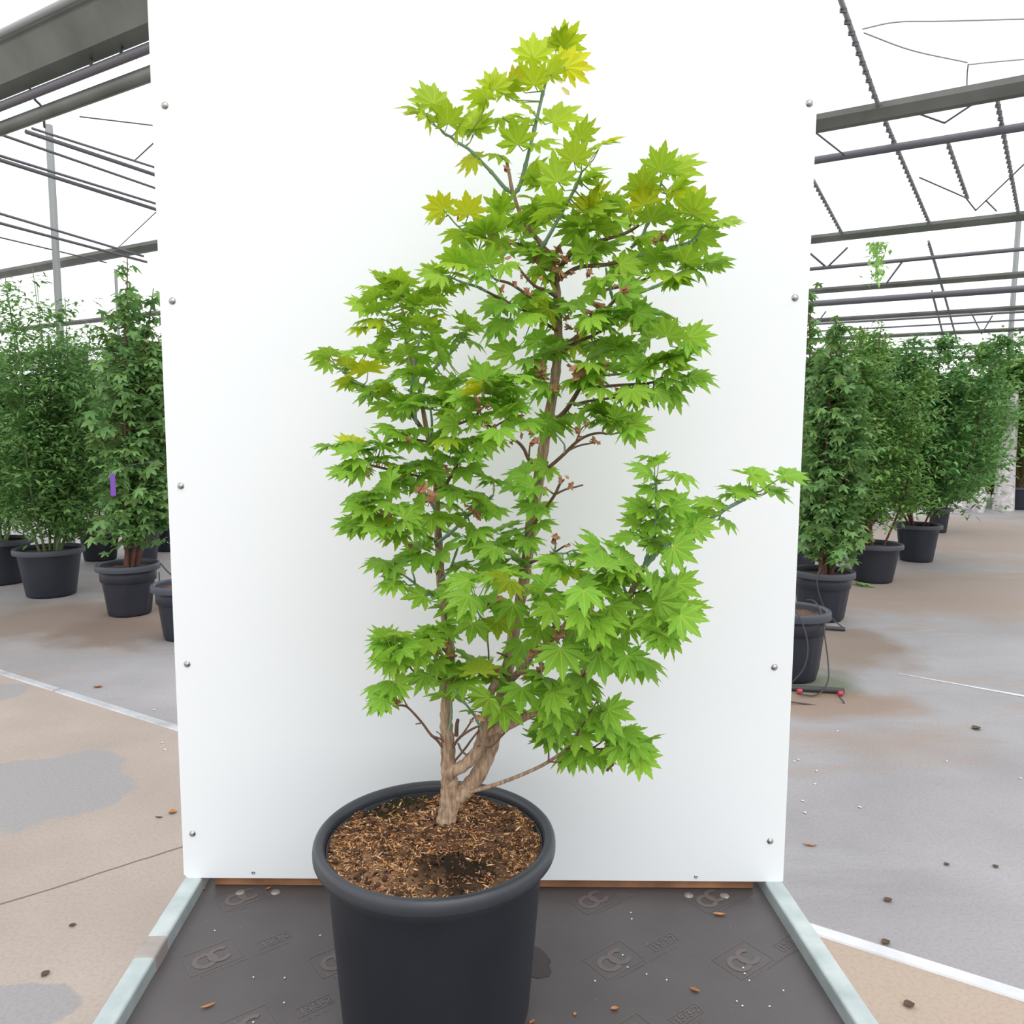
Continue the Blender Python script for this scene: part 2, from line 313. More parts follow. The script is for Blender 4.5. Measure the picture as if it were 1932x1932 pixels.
# --- glasshouse roof -----------------------------------------------------------
ZG = 2.80
def G(u, v, z): q = D1*u+D2*v; return Vector((q.x, q.y, z))
VS = [1.10, 4.15, 7.35, 10.55, 13.75, 16.95, 20.15, 23.35]
def gutter(v, wdt, hgt, z, u0, u1, label, name='roof_gutter', group=None, double=False):
    t = thing(name, label, 'gutter', G((u0+u1)/2, v, z), group)
    prof = [(-.5, .5), (-.5, .1), (-.22, -.5), (.22, -.5), (.5, .1), (.5, .5), (.42, .5), (.42, .14), (.18, -.38), (-.18, -.38), (-.42, .14), (-.42, .5)]
    mb = MB(); n = len(prof)
    vs = [G(u, v+a*wdt, z+b*hgt) for u in (u0, u1) for a, b in prof]
    mb.add(vs, [(k, (k+1) % n, n+(k+1) % n, n+k) for k in range(n)])
    place(mb.build('channel', M['roof_dark']), t)
    if double:
        for q in (-.62, .62):
            m2 = MB(); a, b = G(u0, v+q*wdt, z+.3*hgt), G(u1, v+q*wdt, z+.3*hgt); m2.tube([a, b], .018, 8); place(m2.build('condensation_lip', M['roof_light']), t)
    return t
labs = ['broad grey roof gutter with channelled sides passing over the two hanging pipes', 'dark grey roof gutter over the front row of potted maples', 'weathered grey roof gutter with hanging vine and rod truss above it']
for i, v in enumerate(VS):
    if i < 3: gutter(v, (.24, .13, .11)[i], (.20, .085, .07)[i], (ZG-.02, ZG, ZG)[i], -12, 48, labs[i], double=(i == 0))
    else: gutter(v, .10, .07, ZG, -12, 48, 'slender grey roof gutter far back under the white sky', group='far roof gutters')
# glass roof panes: two slopes per bay
for i in range(len(VS)-1):
    for sgn in (0, 1):
        va, vb = (VS[i], VS[i]+1.6) if sgn == 0 else (VS[i+1], VS[i]+1.6)
        mb = MB(); mb.add([G(-12, va, ZG+.09), G(48, va, ZG+.09), G(48, vb, ZG+.74), G(-12, vb, ZG+.74)], [(0, 1, 2, 3)])
        mb.build('ceiling', M['glass'], kind='structure', label='clear glass roof slope of the glasshouse')
def rod(pts, r, name, mat, label, cat, group=None, n=8, parts=None):
    mb = MB(); mb.tube(pts, r, n); o = mb.build(name, M[mat]); tag(o, label, cat, group); return o
def line_d1(px1, px2, Z, ext=3.0):
    a, b = atZ(*px1, Z), atZ(*px2, Z); d = D1 if (a-b).dot(D1) > 0 else -D1
    m = (a+b)/2; l = abs((a-b).dot(D1))/2
    return [m-D1*(l+ext), m+D1*(l+ext)]
# hanging pipes on the left
p = line_d1((0, 205), (285, 85), 2.62, 6); rod(p, .022, 'heating_pipe', 'pipe_dark', 'thin dark heating pipe hung from the broad roof gutter', 'pipe')
q = line_d1((0, 250), (288, 130), 2.55, 6); rod(q, .034, 'heating_pipe', 'roof_dark', 'thicker grey heating pipe on the post, lower of the two under the gutter', 'pipe')
for (a, b, c) in [((52, 158), (62, 178), (66, 188)), ((168, 104), (173, 112), (171, 128)), ((236, 78), (231, 90), (228, 101)), ((66, 188), (80, 205), (84, 240))]:
    zs = (2.72, 2.68, 2.64); P_ = [atZ(x, y, z) for (x, y), z in zip((a, b, c), zs)]
    rod([Vector(k[:]) for k in crom([tuple(k) for k in P_], 5)], .007, 'pipe_hanger', 'wire', 'bent steel hook holding the heating pipes under the gutter', 'hook', 'pipe hangers')
# upper thin wire in the left corner
p = line_d1((0, 85), (165, 0), 2.95, 5); rod(p, .008, 'roof_wire', 'wire', 'thin dark wire running above the broad roof gutter', 'wire')
# post and cross bars on the left
pt = atY(92, 236, 6.6); rod([Vector((pt.x, pt.y, ZF)), Vector((pt.x, pt.y, pt.z))], .035, 'roof_post', 'roof_light', 'slim grey steel post rising behind the shrubs to the roof pipes', 'post')
bars = [((85, 250), (299, 318), 2.75, .012), ((75, 257), (299, 332), 2.72, .020), ((25, 262), (299, 357), 2.7, .013), ((30, 303), (300, 386), 2.65, .014), ((32, 312), (300, 397), 2.62, .020), ((0, 403), (225, 470), 2.7, .018), ((0, 421), (230, 482), 2.66, .020), ((0, 448), (165, 487), 2.6, .010), ((150, 220), (292, 237), 2.9, .006), ((255, 302), (296, 264), 2.9, .007), ((220, 470), (300, 395), 2.9, .007)]
for a, b, z, r in bars:
    A, B2 = atZ(*a, z), atZ(*b, z); ex = (B2-A)*(.25 if r > .008 else 0)
    rod([A-ex*.4, B2+ex], r*.75, 'roof_bar', 'wire' if r < .012 else 'pipe_dark', 'thin steel bar crossing behind the slim post under the roof', 'bar', 'thin bars behind the post', n=6)
# fascia gutter end far left
for (a, b, z, r) in [((218, 505), (218, 560), None, .02)]:
    A = atY(218, 508, 9.0); rod([Vector((A.x, A.y, ZF)), A], .02, 'roof_post', 'roof_light', 'far steel post under the gutter behind the left potted maple', 'post')
# right side: purlins and pipes parallel to the gutters
for a, b, z, r, lab in [((1535, 305), (1932, 237), 2.78, .028, 'grey steel purlin between first and second right hand gutters'), ((1522, 508), (1932, 470), 2.75, .022, 'thin steel purlin just below the vine covered gutter'), ((1520, 578), (1932, 540), 2.7, .045, 'thick far pipe running right under a far gutter'), ((1530, 612), (1932, 588), 2.6, .018, 'slim steel pipe low under the roof above far shrubs'), ((1560, 625), (1932, 602), 2.7, .015, 'slimmest steel pipe over the tops of far shrubs')]:
    rod(line_d1(a, b, z, 5), r, 'roof_purlin', 'pipe_dark', lab, 'purlin')
# glazing bars along the aisle direction, on the roof plane between gutters
gb = [((1583, -10), (1655, 192)), ((1655, 192), (1757, 428)), ((1878, 168), (1922, 402)), ((1787, 264), (1826, 374)), ((1535, 340), (1588, 438)), ((1752, 455), (1780, 548)), ((1758, 548), (1782, 640)), ((1780, 548), (1808, 650)), ((1960, 402), (1972, 545))]
for i, (a, b) in enumerate(gb):
    z0 = ZG+.03; A, B2 = atZ(*a, z0), atZ(*b, z0); mb = MB(); t = thing('glazing_bar', 'perforated aluminium glazing bar linking neighbouring roof gutters', 'bar', A, 'glazing bars')
    mb.tube([A, B2], .013, 6); place(mb.build('bar', M['roof_light']), t)
    n = int((B2-A).length/.12); m2 = MB()
    for k in range(1, n): m2.box(A.lerp(B2, k/n)-Vector((0, 0, .014)), (.03, .012, .02))
    if n > 1: place(m2.build('clip_row', M['wire'], kind='stuff'), t)
# truss rods
tr = [((1735, 335), (1822, 373)), ((1822, 373), (1841, 397)), ((1841, 397), (1932, 310)), ((1860, 378), (1880, 398)), ((1535, 247), (1595, 294)), ((1715, 208), (1782, 232)), ((1782, 232), (1845, 190)), ((1525, 475), (1560, 505)), ((1560, 505), (1598, 468)), ((1520, 590), (1543, 608)), ((1543, 608), (1558, 588)), ((1830, 585), (1852, 630)), ((1852, 630), (1872, 596)), ((1672, 535), (1705, 490))]
for a, b in tr:
    A, B2 = atZ(*a, ZG-.02), atZ(*b, ZG-.02); rod([A, B2], .006 if a[1] < 420 else .012, 'truss_rod', 'wire', 'thin slanting truss rod between the roof purlins', 'rod', 'roof truss rods', n=6)
# thin looping wires top right
for P_ in [[(1627, 55), (1690, 42), (1780, 40), (1932, 36)], [(1630, 62), (1720, 95), (1825, 118)], [(1824, 178), (1826, 128), (1838, 121), (1932, 112)]]:
    rod([Vector(k) for k in crom([tuple(atZ(x, y, ZG+.12)) for x, y in P_], 6)], .004, 'roof_wire', 'roof_light', 'fine pale wire looping over the dark grey gutter', 'wire', 'fine roof wires', n=5)
# post at right edge
A = atY(1922, 415, 14.5); rod([Vector((A.x, A.y, ZF)), A], .05, 'roof_post', 'roof_light', 'square steel roof post beyond the dark shrub', 'post', n=4)

# ------------------------------------------------------------------ display trolley
BA = -0.05417                                 # the board stands slightly turned
def BD(t, z, y=0.0): return Vector((t*math.cos(BA)-y*math.sin(BA), t*math.sin(BA)+y*math.cos(BA), z))
ZD = -0.028; HW = .61; YN = -1.36
XL, XR = BD(-HW, 0).x, BD(HW, 0).x
YB = .16
tro = thing('display_trolley', 'low plant trolley with brown plywood deck and galvanised side rails', 'trolley', (0, -.5, ZF))
mb = MB(); mb.box((0, (YB+YN)/2, ZD-.009), (1.15, YB-YN, .018)); deck = place(mb.build('deck', M['deck']), tro)
for s in (-1, 1):
    x = (XL if s < 0 else XR)
    mb = MB(); mb.box((x-s*.0185, (YB+YN)/2, -.0225), (.037, YB-YN, .045)); rail = place(mb.build('side_rail', M['galv']), tro); bevel(rail, .005, 3)
    if s < 0:
        ya, yb = atZ(262, 1790, 0).y, atZ(300, 1762, 0).y
        ya, yb = fl(255, 1808, 0).y, fl(292, 1766, 0).y
        mb = MB(); mb.box((x-s*.0185, (ya+yb)/2, -.0215), (.0395, abs(ya-yb), .0478)); bevel(place(mb.build('splice_sleeve', M['splice']), tro), .005, 3)
for s in (-1, 1):
    for yy in (-1.25, .08):
        mb = MB(); mb.box((s*.55, yy, (ZD-.018+ZF+.14)/2), (.045, .045, ZD-.018-ZF-.14)); place(mb.build('leg', M['galv']), tro)
        mb = MB(); c = Vector((s*.55, yy, ZF+.07)); mb.tube([c-Vector((.02, 0, 0)), c+Vector((.02, 0, 0))], .07, 24)
        mb.box((s*.55, yy, ZF+.13), (.06, .03, .04)); place(mb.build('wheel', M['wheel']), tro)
for yy in (-1.2, -.5, .05):
    mb = MB(); mb.box((0, yy, ZD-.04), (1.12, .04, .04)); place(mb.build('cross_member', M['galv']), tro)
for (x, y) in [(453, 1684), (520, 1683), (1299, 1689), (1367, 1690)]:
    c = atZ(x, y, ZD); mb = MB(); mb.lathe([(.0001, .0022), (.0075, .0018), (.0095, .0003), (.0097, -.001)], 20, c); place(mb.build('rivet', M['rivet']), tro)
# wet patch beside the pot
ptsw = [(1000, 1782), (1018, 1788), (1030, 1800), (1040, 1813), (1036, 1822), (1041, 1832), (1036, 1842), (1015, 1846), (995, 1840), (985, 1810)]
mb = MB(); top = [atZ(x, y, ZD+.0008) for x, y in ptsw]; n = len(top)
mb.add(top+[p-Vector((0, 0, .0007)) for p in top], [tuple(range(n))[::-1]]+[(k, (k+1) % n, n+(k+1) % n, n+k) for k in range(n)]); place(mb.build('wet_patch', M['wet']), tro)
# printed stamps on the film faced deck
def textmesh(body, size, bold=0.0):
    cu = bpy.data.curves.new('txt', 'FONT'); cu.body = body; cu.size = size; cu.offset = bold; cu.resolution_u = 2; cu.align_x = 'LEFT'
    o = bpy.data.objects.new('txt', cu); COL.objects.link(o)
    me = bpy.data.meshes.new_from_object(o.evaluated_get(bpy.context.evaluated_depsgraph_get())); bpy.data.objects.remove(o); return me
def stamp(org, ex, ey, hide_num=False):
    """org: lower left of the logo frame; ex, ey: unit vectors on the deck"""
    MX = Matrix((( ex.x, ey.x, 0, org.x), (ex.y, ey.y, 0, org.y), (0, 0, 1, ZD+.0006), (0, 0, 0, 1)))
    s = .001
    mk = newobj('printed_logo', None); mk.parent = deck; mk.matrix_parent_inverse = deck.matrix_world.inverted()
    mb = MB()
    def arc(cx, cy, r0, r1, a0, a1, n=30):
        vs = []; 
        for k in range(n+1):
            a = math.radians(a0+(a1-a0)*k/n); vs += [(cx+r0*math.cos(a), cy+r0*math.sin(a)*1.0, 0), (cx+r1*math.cos(a), cy+r1*math.sin(a), 0)]
        mb.add([MX @ Vector(v) for v in vs], [(2*k, 2*k+1, 2*k+3, 2*k+2) for k in range(n)])
    arc(.031, .031, .0125, .0215, -30, 330); MX = MX @ Matrix.Translation((0, 0, .0003)); arc(.058, .034, .0125, .0215, 42, 325)
    me1 = mb.mesh('printed_logo')
    bpy.data.objects.remove(mk)
    o = newobj('printed_logo', me1, None, M['stamp']); o.parent = deck; o.matrix_parent_inverse = deck.matrix_world.inverted()
    mb = MB()
    def seg(x0, y0, x1, y1, t=.0011):
        d = Vector((x1-x0, y1-y0, 0)).normalized(); h = Vector((-d.y, d.x, 0))*t/2
        a, b = Vector((x0, y0, 0)), Vector((x1, y1, 0)); mb.add([MX @ (a-h), MX @ (b-h), MX @ (b+h), MX @ (a+h)], [(0, 1, 2, 3)])
    def rect(x0, y0, x1, y1):
        seg(x0, y0, x1, y0); seg(x1, y0, x1, y1); seg(x1, y1, x0, y1); seg(x0, y1, x0, y0)
    rect(.0, .002, .09, .066); rect(.122, .004, .182, .026)
    x = 0.016
    while x < .168:      # the line of fine print, too worn to read
        h = random.choice((.004, .006, .0045)); seg(x, -.009, x, -.009+h, .0009)
        if random.random() < .6: seg(x, -.009+h*.5, x+.0025, -.009+h*.5, .0009)
        x += random.choice((.003, .0042, .005, .008))
    o = newobj('printed_frame', mb.mesh('printed_frame'), None, M['stampline']); o.parent = deck; o.matrix_parent_inverse = deck.matrix_world.inverted()
    me = textmesh('15/3-2', .021); me.transform(MX @ Matrix.Translation((.126, .008, 0)))
    o = newobj('printed_number', me, None, M['stampline']); o.parent = deck; o.matrix_parent_inverse = deck.matrix_world.inverted()
bpy.context.view_layer.update()
k0, k1 = atZ(1148, 1851, ZD), atZ(1245, 1797, ZD)
ex = (k1-k0).normalized(); ex.z = 0; ex.normalize(); ey = Vector((-ex.y, ex.x, 0))
for (x, y) in [(1148, 1850), (1401, 1850), (1109, 1727), (1338, 1725), (361, 1845), (424, 1722), (610, 1848), (420, 1990), (1180, 2010)]:
    stamp(atZ(x, y, ZD), ex, ey)

# ------------------------------------------------------------------ white backdrop board
brd = thing('backdrop_board', 'tall white laminated board standing upright behind the potted maple', 'board', BD(0, 0, .01))
HB = 1.93; TH = .018
mb = MB(); c = .007
outl = [(-HW+c, 0), (HW-c*.2, 0), (HW, c*.2), (HW, HB), (-HW, HB), (-HW, c)]
fr = [BD(t, z, 0) for t, z in outl]; bk = [BD(t, z, TH) for t, z in outl]; n = len(outl)
mb.add(fr+bk, [tuple(range(n)), tuple(range(n, 2*n))[::-1]]); panel = place(mb.build('panel', M['board']), brd)
mb = MB(); mb.add([p for p in fr]+[p for p in bk], [((k+1) % n, k, n+k, n+(k+1) % n) for k in range(n)]); place(mb.build('raw_edge', M['board_edge']), brd)
RB = Matrix.Rotation(BA, 4, 'Z')
for (x, y) in [(311, 199), (325, 568), (341, 917), (353, 1253), (363, 1573), (1527, 195), (1500, 562), (1480, 905), (1461, 1259), (1453, 1587)]:
    d = ray(x, y); nrm = Vector((math.sin(BA), -math.cos(BA), 0)); t = -(CAM.dot(nrm))/d.dot(nrm); P_ = CAM+d*t
    mb = MB(); mb.lathe([(.0001, .0042), (.003, .0038), (.0054, .0022), (.0068, 0)], 24)
    Rm = nrm.to_track_quat('Z', 'Y').to_matrix().to_4x4()
    me = mb.mesh('screw_cap'); me.transform(Matrix.Translation(P_) @ Rm); place(newobj('screw_cap', me, None, M['cap']), brd)
for (x, y) in [(478, 1646), (1313, 1654)]:
    d = ray(x, y); t = -(CAM.dot(nrm))/d.dot(nrm); P_ = CAM+d*t; mb = MB(); mb.lathe([(.0001, .0002), (.0014, .0004), (.0016, .0014), (.0036, .0012), (.004, 0)], 12)
    me = mb.mesh('screw'); me.transform(Matrix.Translation(P_) @ Rm); place(newobj('screw', me, None, M['zinc']), brd)
mb = MB(); mb.box(BD(.0, -.0125, .045), (1.11, .05, .028), RB); place(mb.build('batten', M['wood']), brd)
for t in (-.4, .4):
    mb = MB(); mb.box(BD(t, .9, TH+.022), (.07, .043, 1.7), RB); place(mb.build('back_stud', M['wood']), brd)

# ------------------------------------------------------------------ the potted maple
PC = Vector((-.0802, -.3296, ZD+.0006)); RIMZ = .28; RIMR = .19
HP = RIMZ-PC.z
tree = thing('potted_maple', 'tall bright green maple in a round black pot on the trolley', 'potted tree', PC)
def pot(parent, c, R, H, matb, matr, taper=.83, ribs=0, seg=96, rimh=.023, rimw=.0185):
    """tapered nursery pot with a rolled rim"""
    Rb = R-rimw*1.02
    prof = [(Rb*taper*.9, .002), (Rb*taper*.97, .006), (Rb*taper, .02)]
    for k in range(1, 9): t = k/8; prof.append((Rb*(taper+(1-taper)*t), .02+(H-rimh*.6-.02)*t))
    prof += [(Rb-.005, H-rimh*.6), (Rb*(taper+(1-taper)*.6)-.006, H*.6), (Rb*taper-.006, .03), (.001, .03)]
    def mod(r, z, a): return r+(.006*R/.19 if ribs and .05*H < z < .8*H and (a*ribs/(2*math.pi)) % 1 < .16 else 0)
    mb = MB(); mb.lathe([(.001, .002)]+prof, seg, c, mod if ribs else None); b = place(mb.build('pot_body', matb), parent)
    rp = []
    for (r, z) in [(R-rimw*1.05, H-rimh+.002), (R-.003, H-rimh), (R-.001, H-rimh+.0006), (R-.0002, H-rimh+.003), (R, H-rimh*.6), (R-.0006, H-rimh*.35), (R-.0022, H-rimh*.16), (R-.005, H-.0009), (R-.008, H), (R-rimw*.72, H-.0008), (R-rimw*.9, H-.003), (R-rimw, H-.007), (R-rimw-.0008, H-.012), (R-rimw-.001, H-rimh+.002)]: rp.append((r, z))
    mb = MB(); mb.lathe(rp, seg, c); r = mb.build('rim', matr); r.parent = b
    if ribs:
        mb = MB(); zz = H-rimh-.03*H/.33; rr = Rb*(taper+(1-taper)*.86); mb.lathe([(rr, zz-.05), (rr+.006, zz-.044), (rr+.009, zz+.035), (rr, zz+.04)], seg, c)
        r2 = mb.build('collar', matb); r2.parent = b
    return b
pot(tree, PC, RIMR, HP, M['pot'], M['pot_rim'], .875)
# soil surface
def soilmat():
    m, N, L, B = nmat('potting_soil'); geo = N.new('ShaderNodeNewGeometry'); pos = geo.outputs['Position']
    n = N.new('ShaderNodeTexNoise'); n.inputs['Scale'].default_value = 55; n.inputs['Detail'].default_value = 8; L.new(pos, n.inputs['Vector'])
    r = N.new('ShaderNodeValToRGB'); e = r.color_ramp.elements; e[0].position = .34; e[0].color = srgb(46, 34, 27); e[1].position = .7; e[1].color = srgb(128, 96, 74); L.new(n.outputs['Fac'], r.inputs['Fac'])
    col = r.outputs['Color']; nw = N.new('ShaderNodeTexNoise'); nw.inputs['Scale'].default_value = 26; nw.inputs['Detail'].default_value = 5; L.new(pos, nw.inputs['Vector'])
    for (x, y, rx, ry, c, k) in [(850, 1645, .085, .062, srgb(34, 27, 20), .95), (745, 1516, .075, .06, srgb(36, 38, 22), .97), (690, 1660, .09, .06, srgb(165, 128, 98), .5)]:
        q = atZ(x, y, .262); sb = N.new('ShaderNodeVectorMath'); sb.operation = 'SUBTRACT'; sb.inputs[1].default_value = (q.x, q.y, 0); L.new(pos, sb.inputs[0])
        dv = N.new('ShaderNodeVectorMath'); dv.operation = 'MULTIPLY'; dv.inputs[1].default_value = (1/rx, 1/ry, 0); L.new(sb.outputs[0], dv.inputs[0])
        ln = N.new('ShaderNodeVectorMath'); ln.operation = 'LENGTH'; L.new(dv.outputs[0], ln.inputs[0])
        ad = N.new('ShaderNodeMath'); ad.operation = 'MULTIPLY_ADD'; ad.inputs[1].default_value = 1.4; L.new(nw.outputs['Fac'], ad.inputs[0]); L.new(ln.outputs['Value'], ad.inputs[2])
        rr = N.new('ShaderNodeMapRange'); rr.inputs[1].default_value = 2.0; rr.inputs[2].default_value = 1.2; rr.clamp = True; L.new(ad.outputs[0], rr.inputs[0])
        kk = N.new('ShaderNodeMath'); kk.operation = 'MULTIPLY'; kk.inputs[1].default_value = k; L.new(rr.outputs[0], kk.inputs[0])
        mx = N.new('ShaderNodeMix'); mx.data_type = 'RGBA'; L.new(kk.outputs[0], mx.inputs[0]); L.new(col, mx.inputs[6]); mx.inputs[7].default_value = c; col = mx.outputs[2]
    L.new(col, B.inputs['Base Color']); B.inputs['Roughness'].default_value = .95; B.inputs['Specular IOR Level'].default_value = .15
    b = N.new('ShaderNodeBump'); b.inputs['Strength'].default_value = .8; b.inputs['Distance'].default_value = .006; L.new(n.outputs['Fac'], b.inputs['Height']); L.new(b.outputs['Normal'], B.inputs['Normal']); return m
from mathutils import noise as mnoise
TB = atZ(841, 1566, .262)                     # where the trunk enters the soil
def soilz(x, y):
    rr = math.hypot(x-PC.x, y-PC.y); d = math.hypot(x-TB.x, y-TB.y)
    z = .2655+.010*math.exp(-(d/.06)**2)+.010*mnoise.noise((x*28, y*28, 1.3))+.006*mnoise.noise((x*70, y*70, 4.1))+.003*mnoise.noise((x*160, y*160, 2))
    return z-.006*max(0, (rr-.13)/.04)**2*.5
mb = MB(); nr, na = 44, 120; RS = RIMR-.0200
vs = [(PC.x, PC.y, soilz(PC.x, PC.y))]+[(PC.x+RS*i/nr*math.cos(2*math.pi*k/na), PC.y+RS*i/nr*math.sin(2*math.pi*k/na), soilz(PC.x+RS*i/nr*math.cos(2*math.pi*k/na), PC.y+RS*i/nr*math.sin(2*math.pi*k/na))) for i in range(1, nr+1) for k in range(na)]
fs = [(0, 1+k, 1+(k+1) % na) for k in range(na)]+[(1+(i-1)*na+k, 1+i*na+k, 1+i*na+(k+1) % na, 1+(i-1)*na+(k+1) % na) for i in range(1, nr) for k in range(na)]
mb.add(vs, fs, True); soil = place(mb.build('soil', soilmat()), tree); soil['kind'] = 'stuff'

def cloud(name, tv, tf, mats, tints, mat, parent=None, attrs=None):
    """many copies of one small template joined into one mesh; tints -> colour attribute"""
    tv = np.array(tv, float); nt = len(tv); k = len(mats)
    Mx = np.array(mats, float)            # k,3,4
    V = np.einsum('kij,nj->kni', Mx[:, :, :3], tv)+Mx[:, None, :, 3]
    V = V.reshape(-1, 3); me = bpy.data.meshes.new(name); nf = len(tf)
    lt = np.array([len(f) for f in tf]); li = np.concatenate([np.array(f) for f in tf])
    allv = (li[None, :]+(np.arange(k)*nt)[:, None]).reshape(-1); tot = np.tile(lt, k); st = np.concatenate([[0], np.cumsum(tot)[:-1]])
    me.vertices.add(len(V)); me.vertices.foreach_set('co', V.astype(np.float32).ravel())
    me.loops.add(len(allv)); me.loops.foreach_set('vertex_index', allv.astype(np.int32))
    me.polygons.add(len(tot)); me.polygons.foreach_set('loop_start', st.astype(np.int32)); me.polygons.foreach_set('loop_total', tot.astype(np.int32))
    me.update(calc_edges=True); me.validate()
    ca = me.color_attributes.new('tint', 'FLOAT_COLOR', 'POINT'); T = np.ones((k, nt, 4), np.float32); T[:, :, :3] = np.array(tints)[:, None, :3]; ca.data.foreach_set('color', T.ravel())
    for an, vals in (attrs or {}).items():
        a = me.attributes.new(an, 'FLOAT', 'POINT'); a.data.foreach_set('value', np.tile(np.array(vals, np.float32), k))
    o = newobj(name, me, None, mat)
    if parent is not None: place(o, parent)
    return o
def chipmat():
    m, N, L, B = nmat('wood_chip'); t = N.new('ShaderNodeVertexColor'); t.layer_name = 'tint'; L.new(t.outputs['Color'], B.inputs['Base Color']); B.inputs['Roughness'].default_value = .85; B.inputs['Specular IOR Level'].default_value = .2; return m
M['chip'] = chipmat()
def rot3(ax, ay, az): return (Matrix.Rotation(az, 3, 'Z') @ Matrix.Rotation(ay, 3, 'Y') @ Matrix.Rotation(ax, 3, 'X'))
chv = [(-.5, -.12, 0), (-.1, -.2, .06), (.3, -.16, .06), (.5, 0, 0), (.3, .16, .05), (-.1, .2, .05), (-.5, .1, 0), (0, 0, .16)]
chf = [(0, 1, 7), (1, 2, 7), (2, 3, 7), (3, 4, 7), (4, 5, 7), (5, 6, 7), (6, 0, 7), (0, 6, 5, 4, 3, 2, 1)]
mats, tints = [], []
cA = [srgb(196, 142, 92), srgb(176, 122, 78), srgb(214, 170, 124), srgb(150, 104, 72), srgb(120, 84, 60), srgb(226, 186, 146)]
dk = [(atZ(850, 1645, .268), .07, .05), (atZ(745, 1516, .268), .062, .05)]
while len(mats) < 7000:
    a = random.uniform(0, 2*math.pi); r = RS*math.sqrt(random.random())*.985; x, y = PC.x+r*math.cos(a), PC.y+r*math.sin(a)
    if math.hypot(x-TB.x, y-TB.y) < .018: continue
    pk = 1.0
    for q, rx, ry in dk:
        if math.hypot((x-q.x)/rx, (y-q.y)/ry) < 1+.5*mnoise.noise((x*60, y*60, 0)): pk = .10
    pk *= .55+.9*max(-.4, mnoise.noise((x*22, y*22, 9)))
    if random.random() > pk: continue
    s = random.choice((.004, .005, .0065, .008, .010)) if random.random() < .975 else .016
    R3 = rot3(random.uniform(-.5, .5), random.uniform(-.5, .5), random.uniform(0, 6.3))
    z = soilz(x, y)+.0012
    sc = (s, s*random.uniform(.4, .9), s*.8)
    mats.append([[R3[i][0]*sc[0], R3[i][1]*sc[1], R3[i][2]*sc[2], (x, y, z)[i]] for i in range(3)])
    c = random.choice(cA); f = random.uniform(.65, 1.1); tints.append([c[0]*f, c[1]*f, c[2]*f])
chips = cloud('wood_chips', chv, chf, mats, tints, M['chip']); chips.parent = soil; chips['kind'] = 'stuff'
clv = [(math.cos(a)*math.cos(b), math.sin(a)*math.cos(b), math.sin(b)) for b in (-.6, .1, .8) for a in [k*2*math.pi/7 for k in range(7)]]+[(0, 0, 1)]
clf = [(i*7+k, i*7+(k+1) % 7, (i+1)*7+(k+1) % 7, (i+1)*7+k) for i in range(2) for k in range(7)]+[(14+k, 14+(k+1) % 7, 21) for k in range(7)]
mats, tints = [], []
for _ in range(420):
    a = random.uniform(0, 2*math.pi); r = RS*math.sqrt(random.random())*.96; x, y = PC.x+r*math.cos(a), PC.y+r*math.sin(a); s = random.choice((.002, .003, .004, .006))
    R3 = rot3(random.uniform(0, 6), random.uniform(0, 6), random.uniform(0, 6)); mats.append([[R3[i][j]*s*(1, .8, .7)[j] for j in range(3)]+[(x, y, soilz(x, y)+s*.2)[i]] for i in range(3)])
    f = random.uniform(.6, 1.2); c = srgb(86, 62, 48); tints.append([c[0]*f, c[1]*f, c[2]*f])
cl = cloud('soil_clods', clv, clf, mats, tints, M['chip']); cl.parent = soil; cl['kind'] = 'stuff'

# ---- trunk, stems and branches: (px, py, radius px, depth offset m) --------------------------------------
Y0 = TB.y
BR = []      # (name, material, pts)
def br(name, mat, pts, d0, d1): 
    n = len(pts); BR.append((name, mat, [(p[0], p[1], p[2], d0+(d1-d0)*i/(n-1)) for i, p in enumerate(pts)]))
br('trunk', 'bark', [(840, 1585, 22), (841, 1560, 20), (845, 1530, 18), (848, 1500, 17), (848, 1470, 15.5), (846, 1440, 14)], 0, 0)
br('stem', 'bark', [(846, 1450, 14), (845, 1405, 13), (842, 1370, 12), (842, 1335, 11), (846, 1290, 10), (849, 1230, 9.5), (840, 1165, 9), (832, 1095, 8.5), (828, 1030, 7.5), (824, 960, 6.5), (823, 900, 6), (820, 860, 5.5), (809, 832, 5), (802, 795, 4.5), (792, 740, 4), (779, 690, 3.6), (766, 640, 3.2), (760, 590, 2.8), (757, 550, 2.2)], 0, .02)
br('stem', 'bark', [(846, 1545, 12), (858, 1510, 15), (876, 1492, 16), (898, 1468, 15.5), (920, 1425, 14.5), (933, 1385, 13.5), (943, 1335, 12.5), (952, 1290, 12), (962, 1240, 11.5), (972, 1180, 11), (985, 1115, 11), (995, 1050, 11), (1003, 985, 11), (1012, 930, 11), (1022, 870, 10.5), (1031, 810, 10), (1042, 750, 9.5), (1050, 690, 9), (1053, 640, 8.5), (1052, 590, 8), (1050, 545, 7.5), (1042, 500, 6.5), (1026, 468, 5.5), (1003, 438, 4.5), (984, 408, 4), (968, 365, 3.6), (961, 330, 3.2), (955, 300, 2.8)], 0, .05)
br('stem', 'bark', [(843, 1478, 9), (850, 1458, 11.5), (872, 1446, 11.5), (893, 1428, 11), (906, 1402, 10.5), (912, 1375, 10), (918, 1345, 9), (925, 1310, 8), (936, 1285, 7)], -.005, -.05)
br('branch', 'bark', [(908, 1392, 9), (930, 1378, 10), (960, 1368, 9.5), (992, 1351, 9), (1022, 1338, 8.5), (1058, 1312, 8), (1090, 1284, 8), (1122, 1240, 7), (1160, 1180, 6.5), (1195, 1110, 6), (1214, 1070, 6)], -.02, -.13)
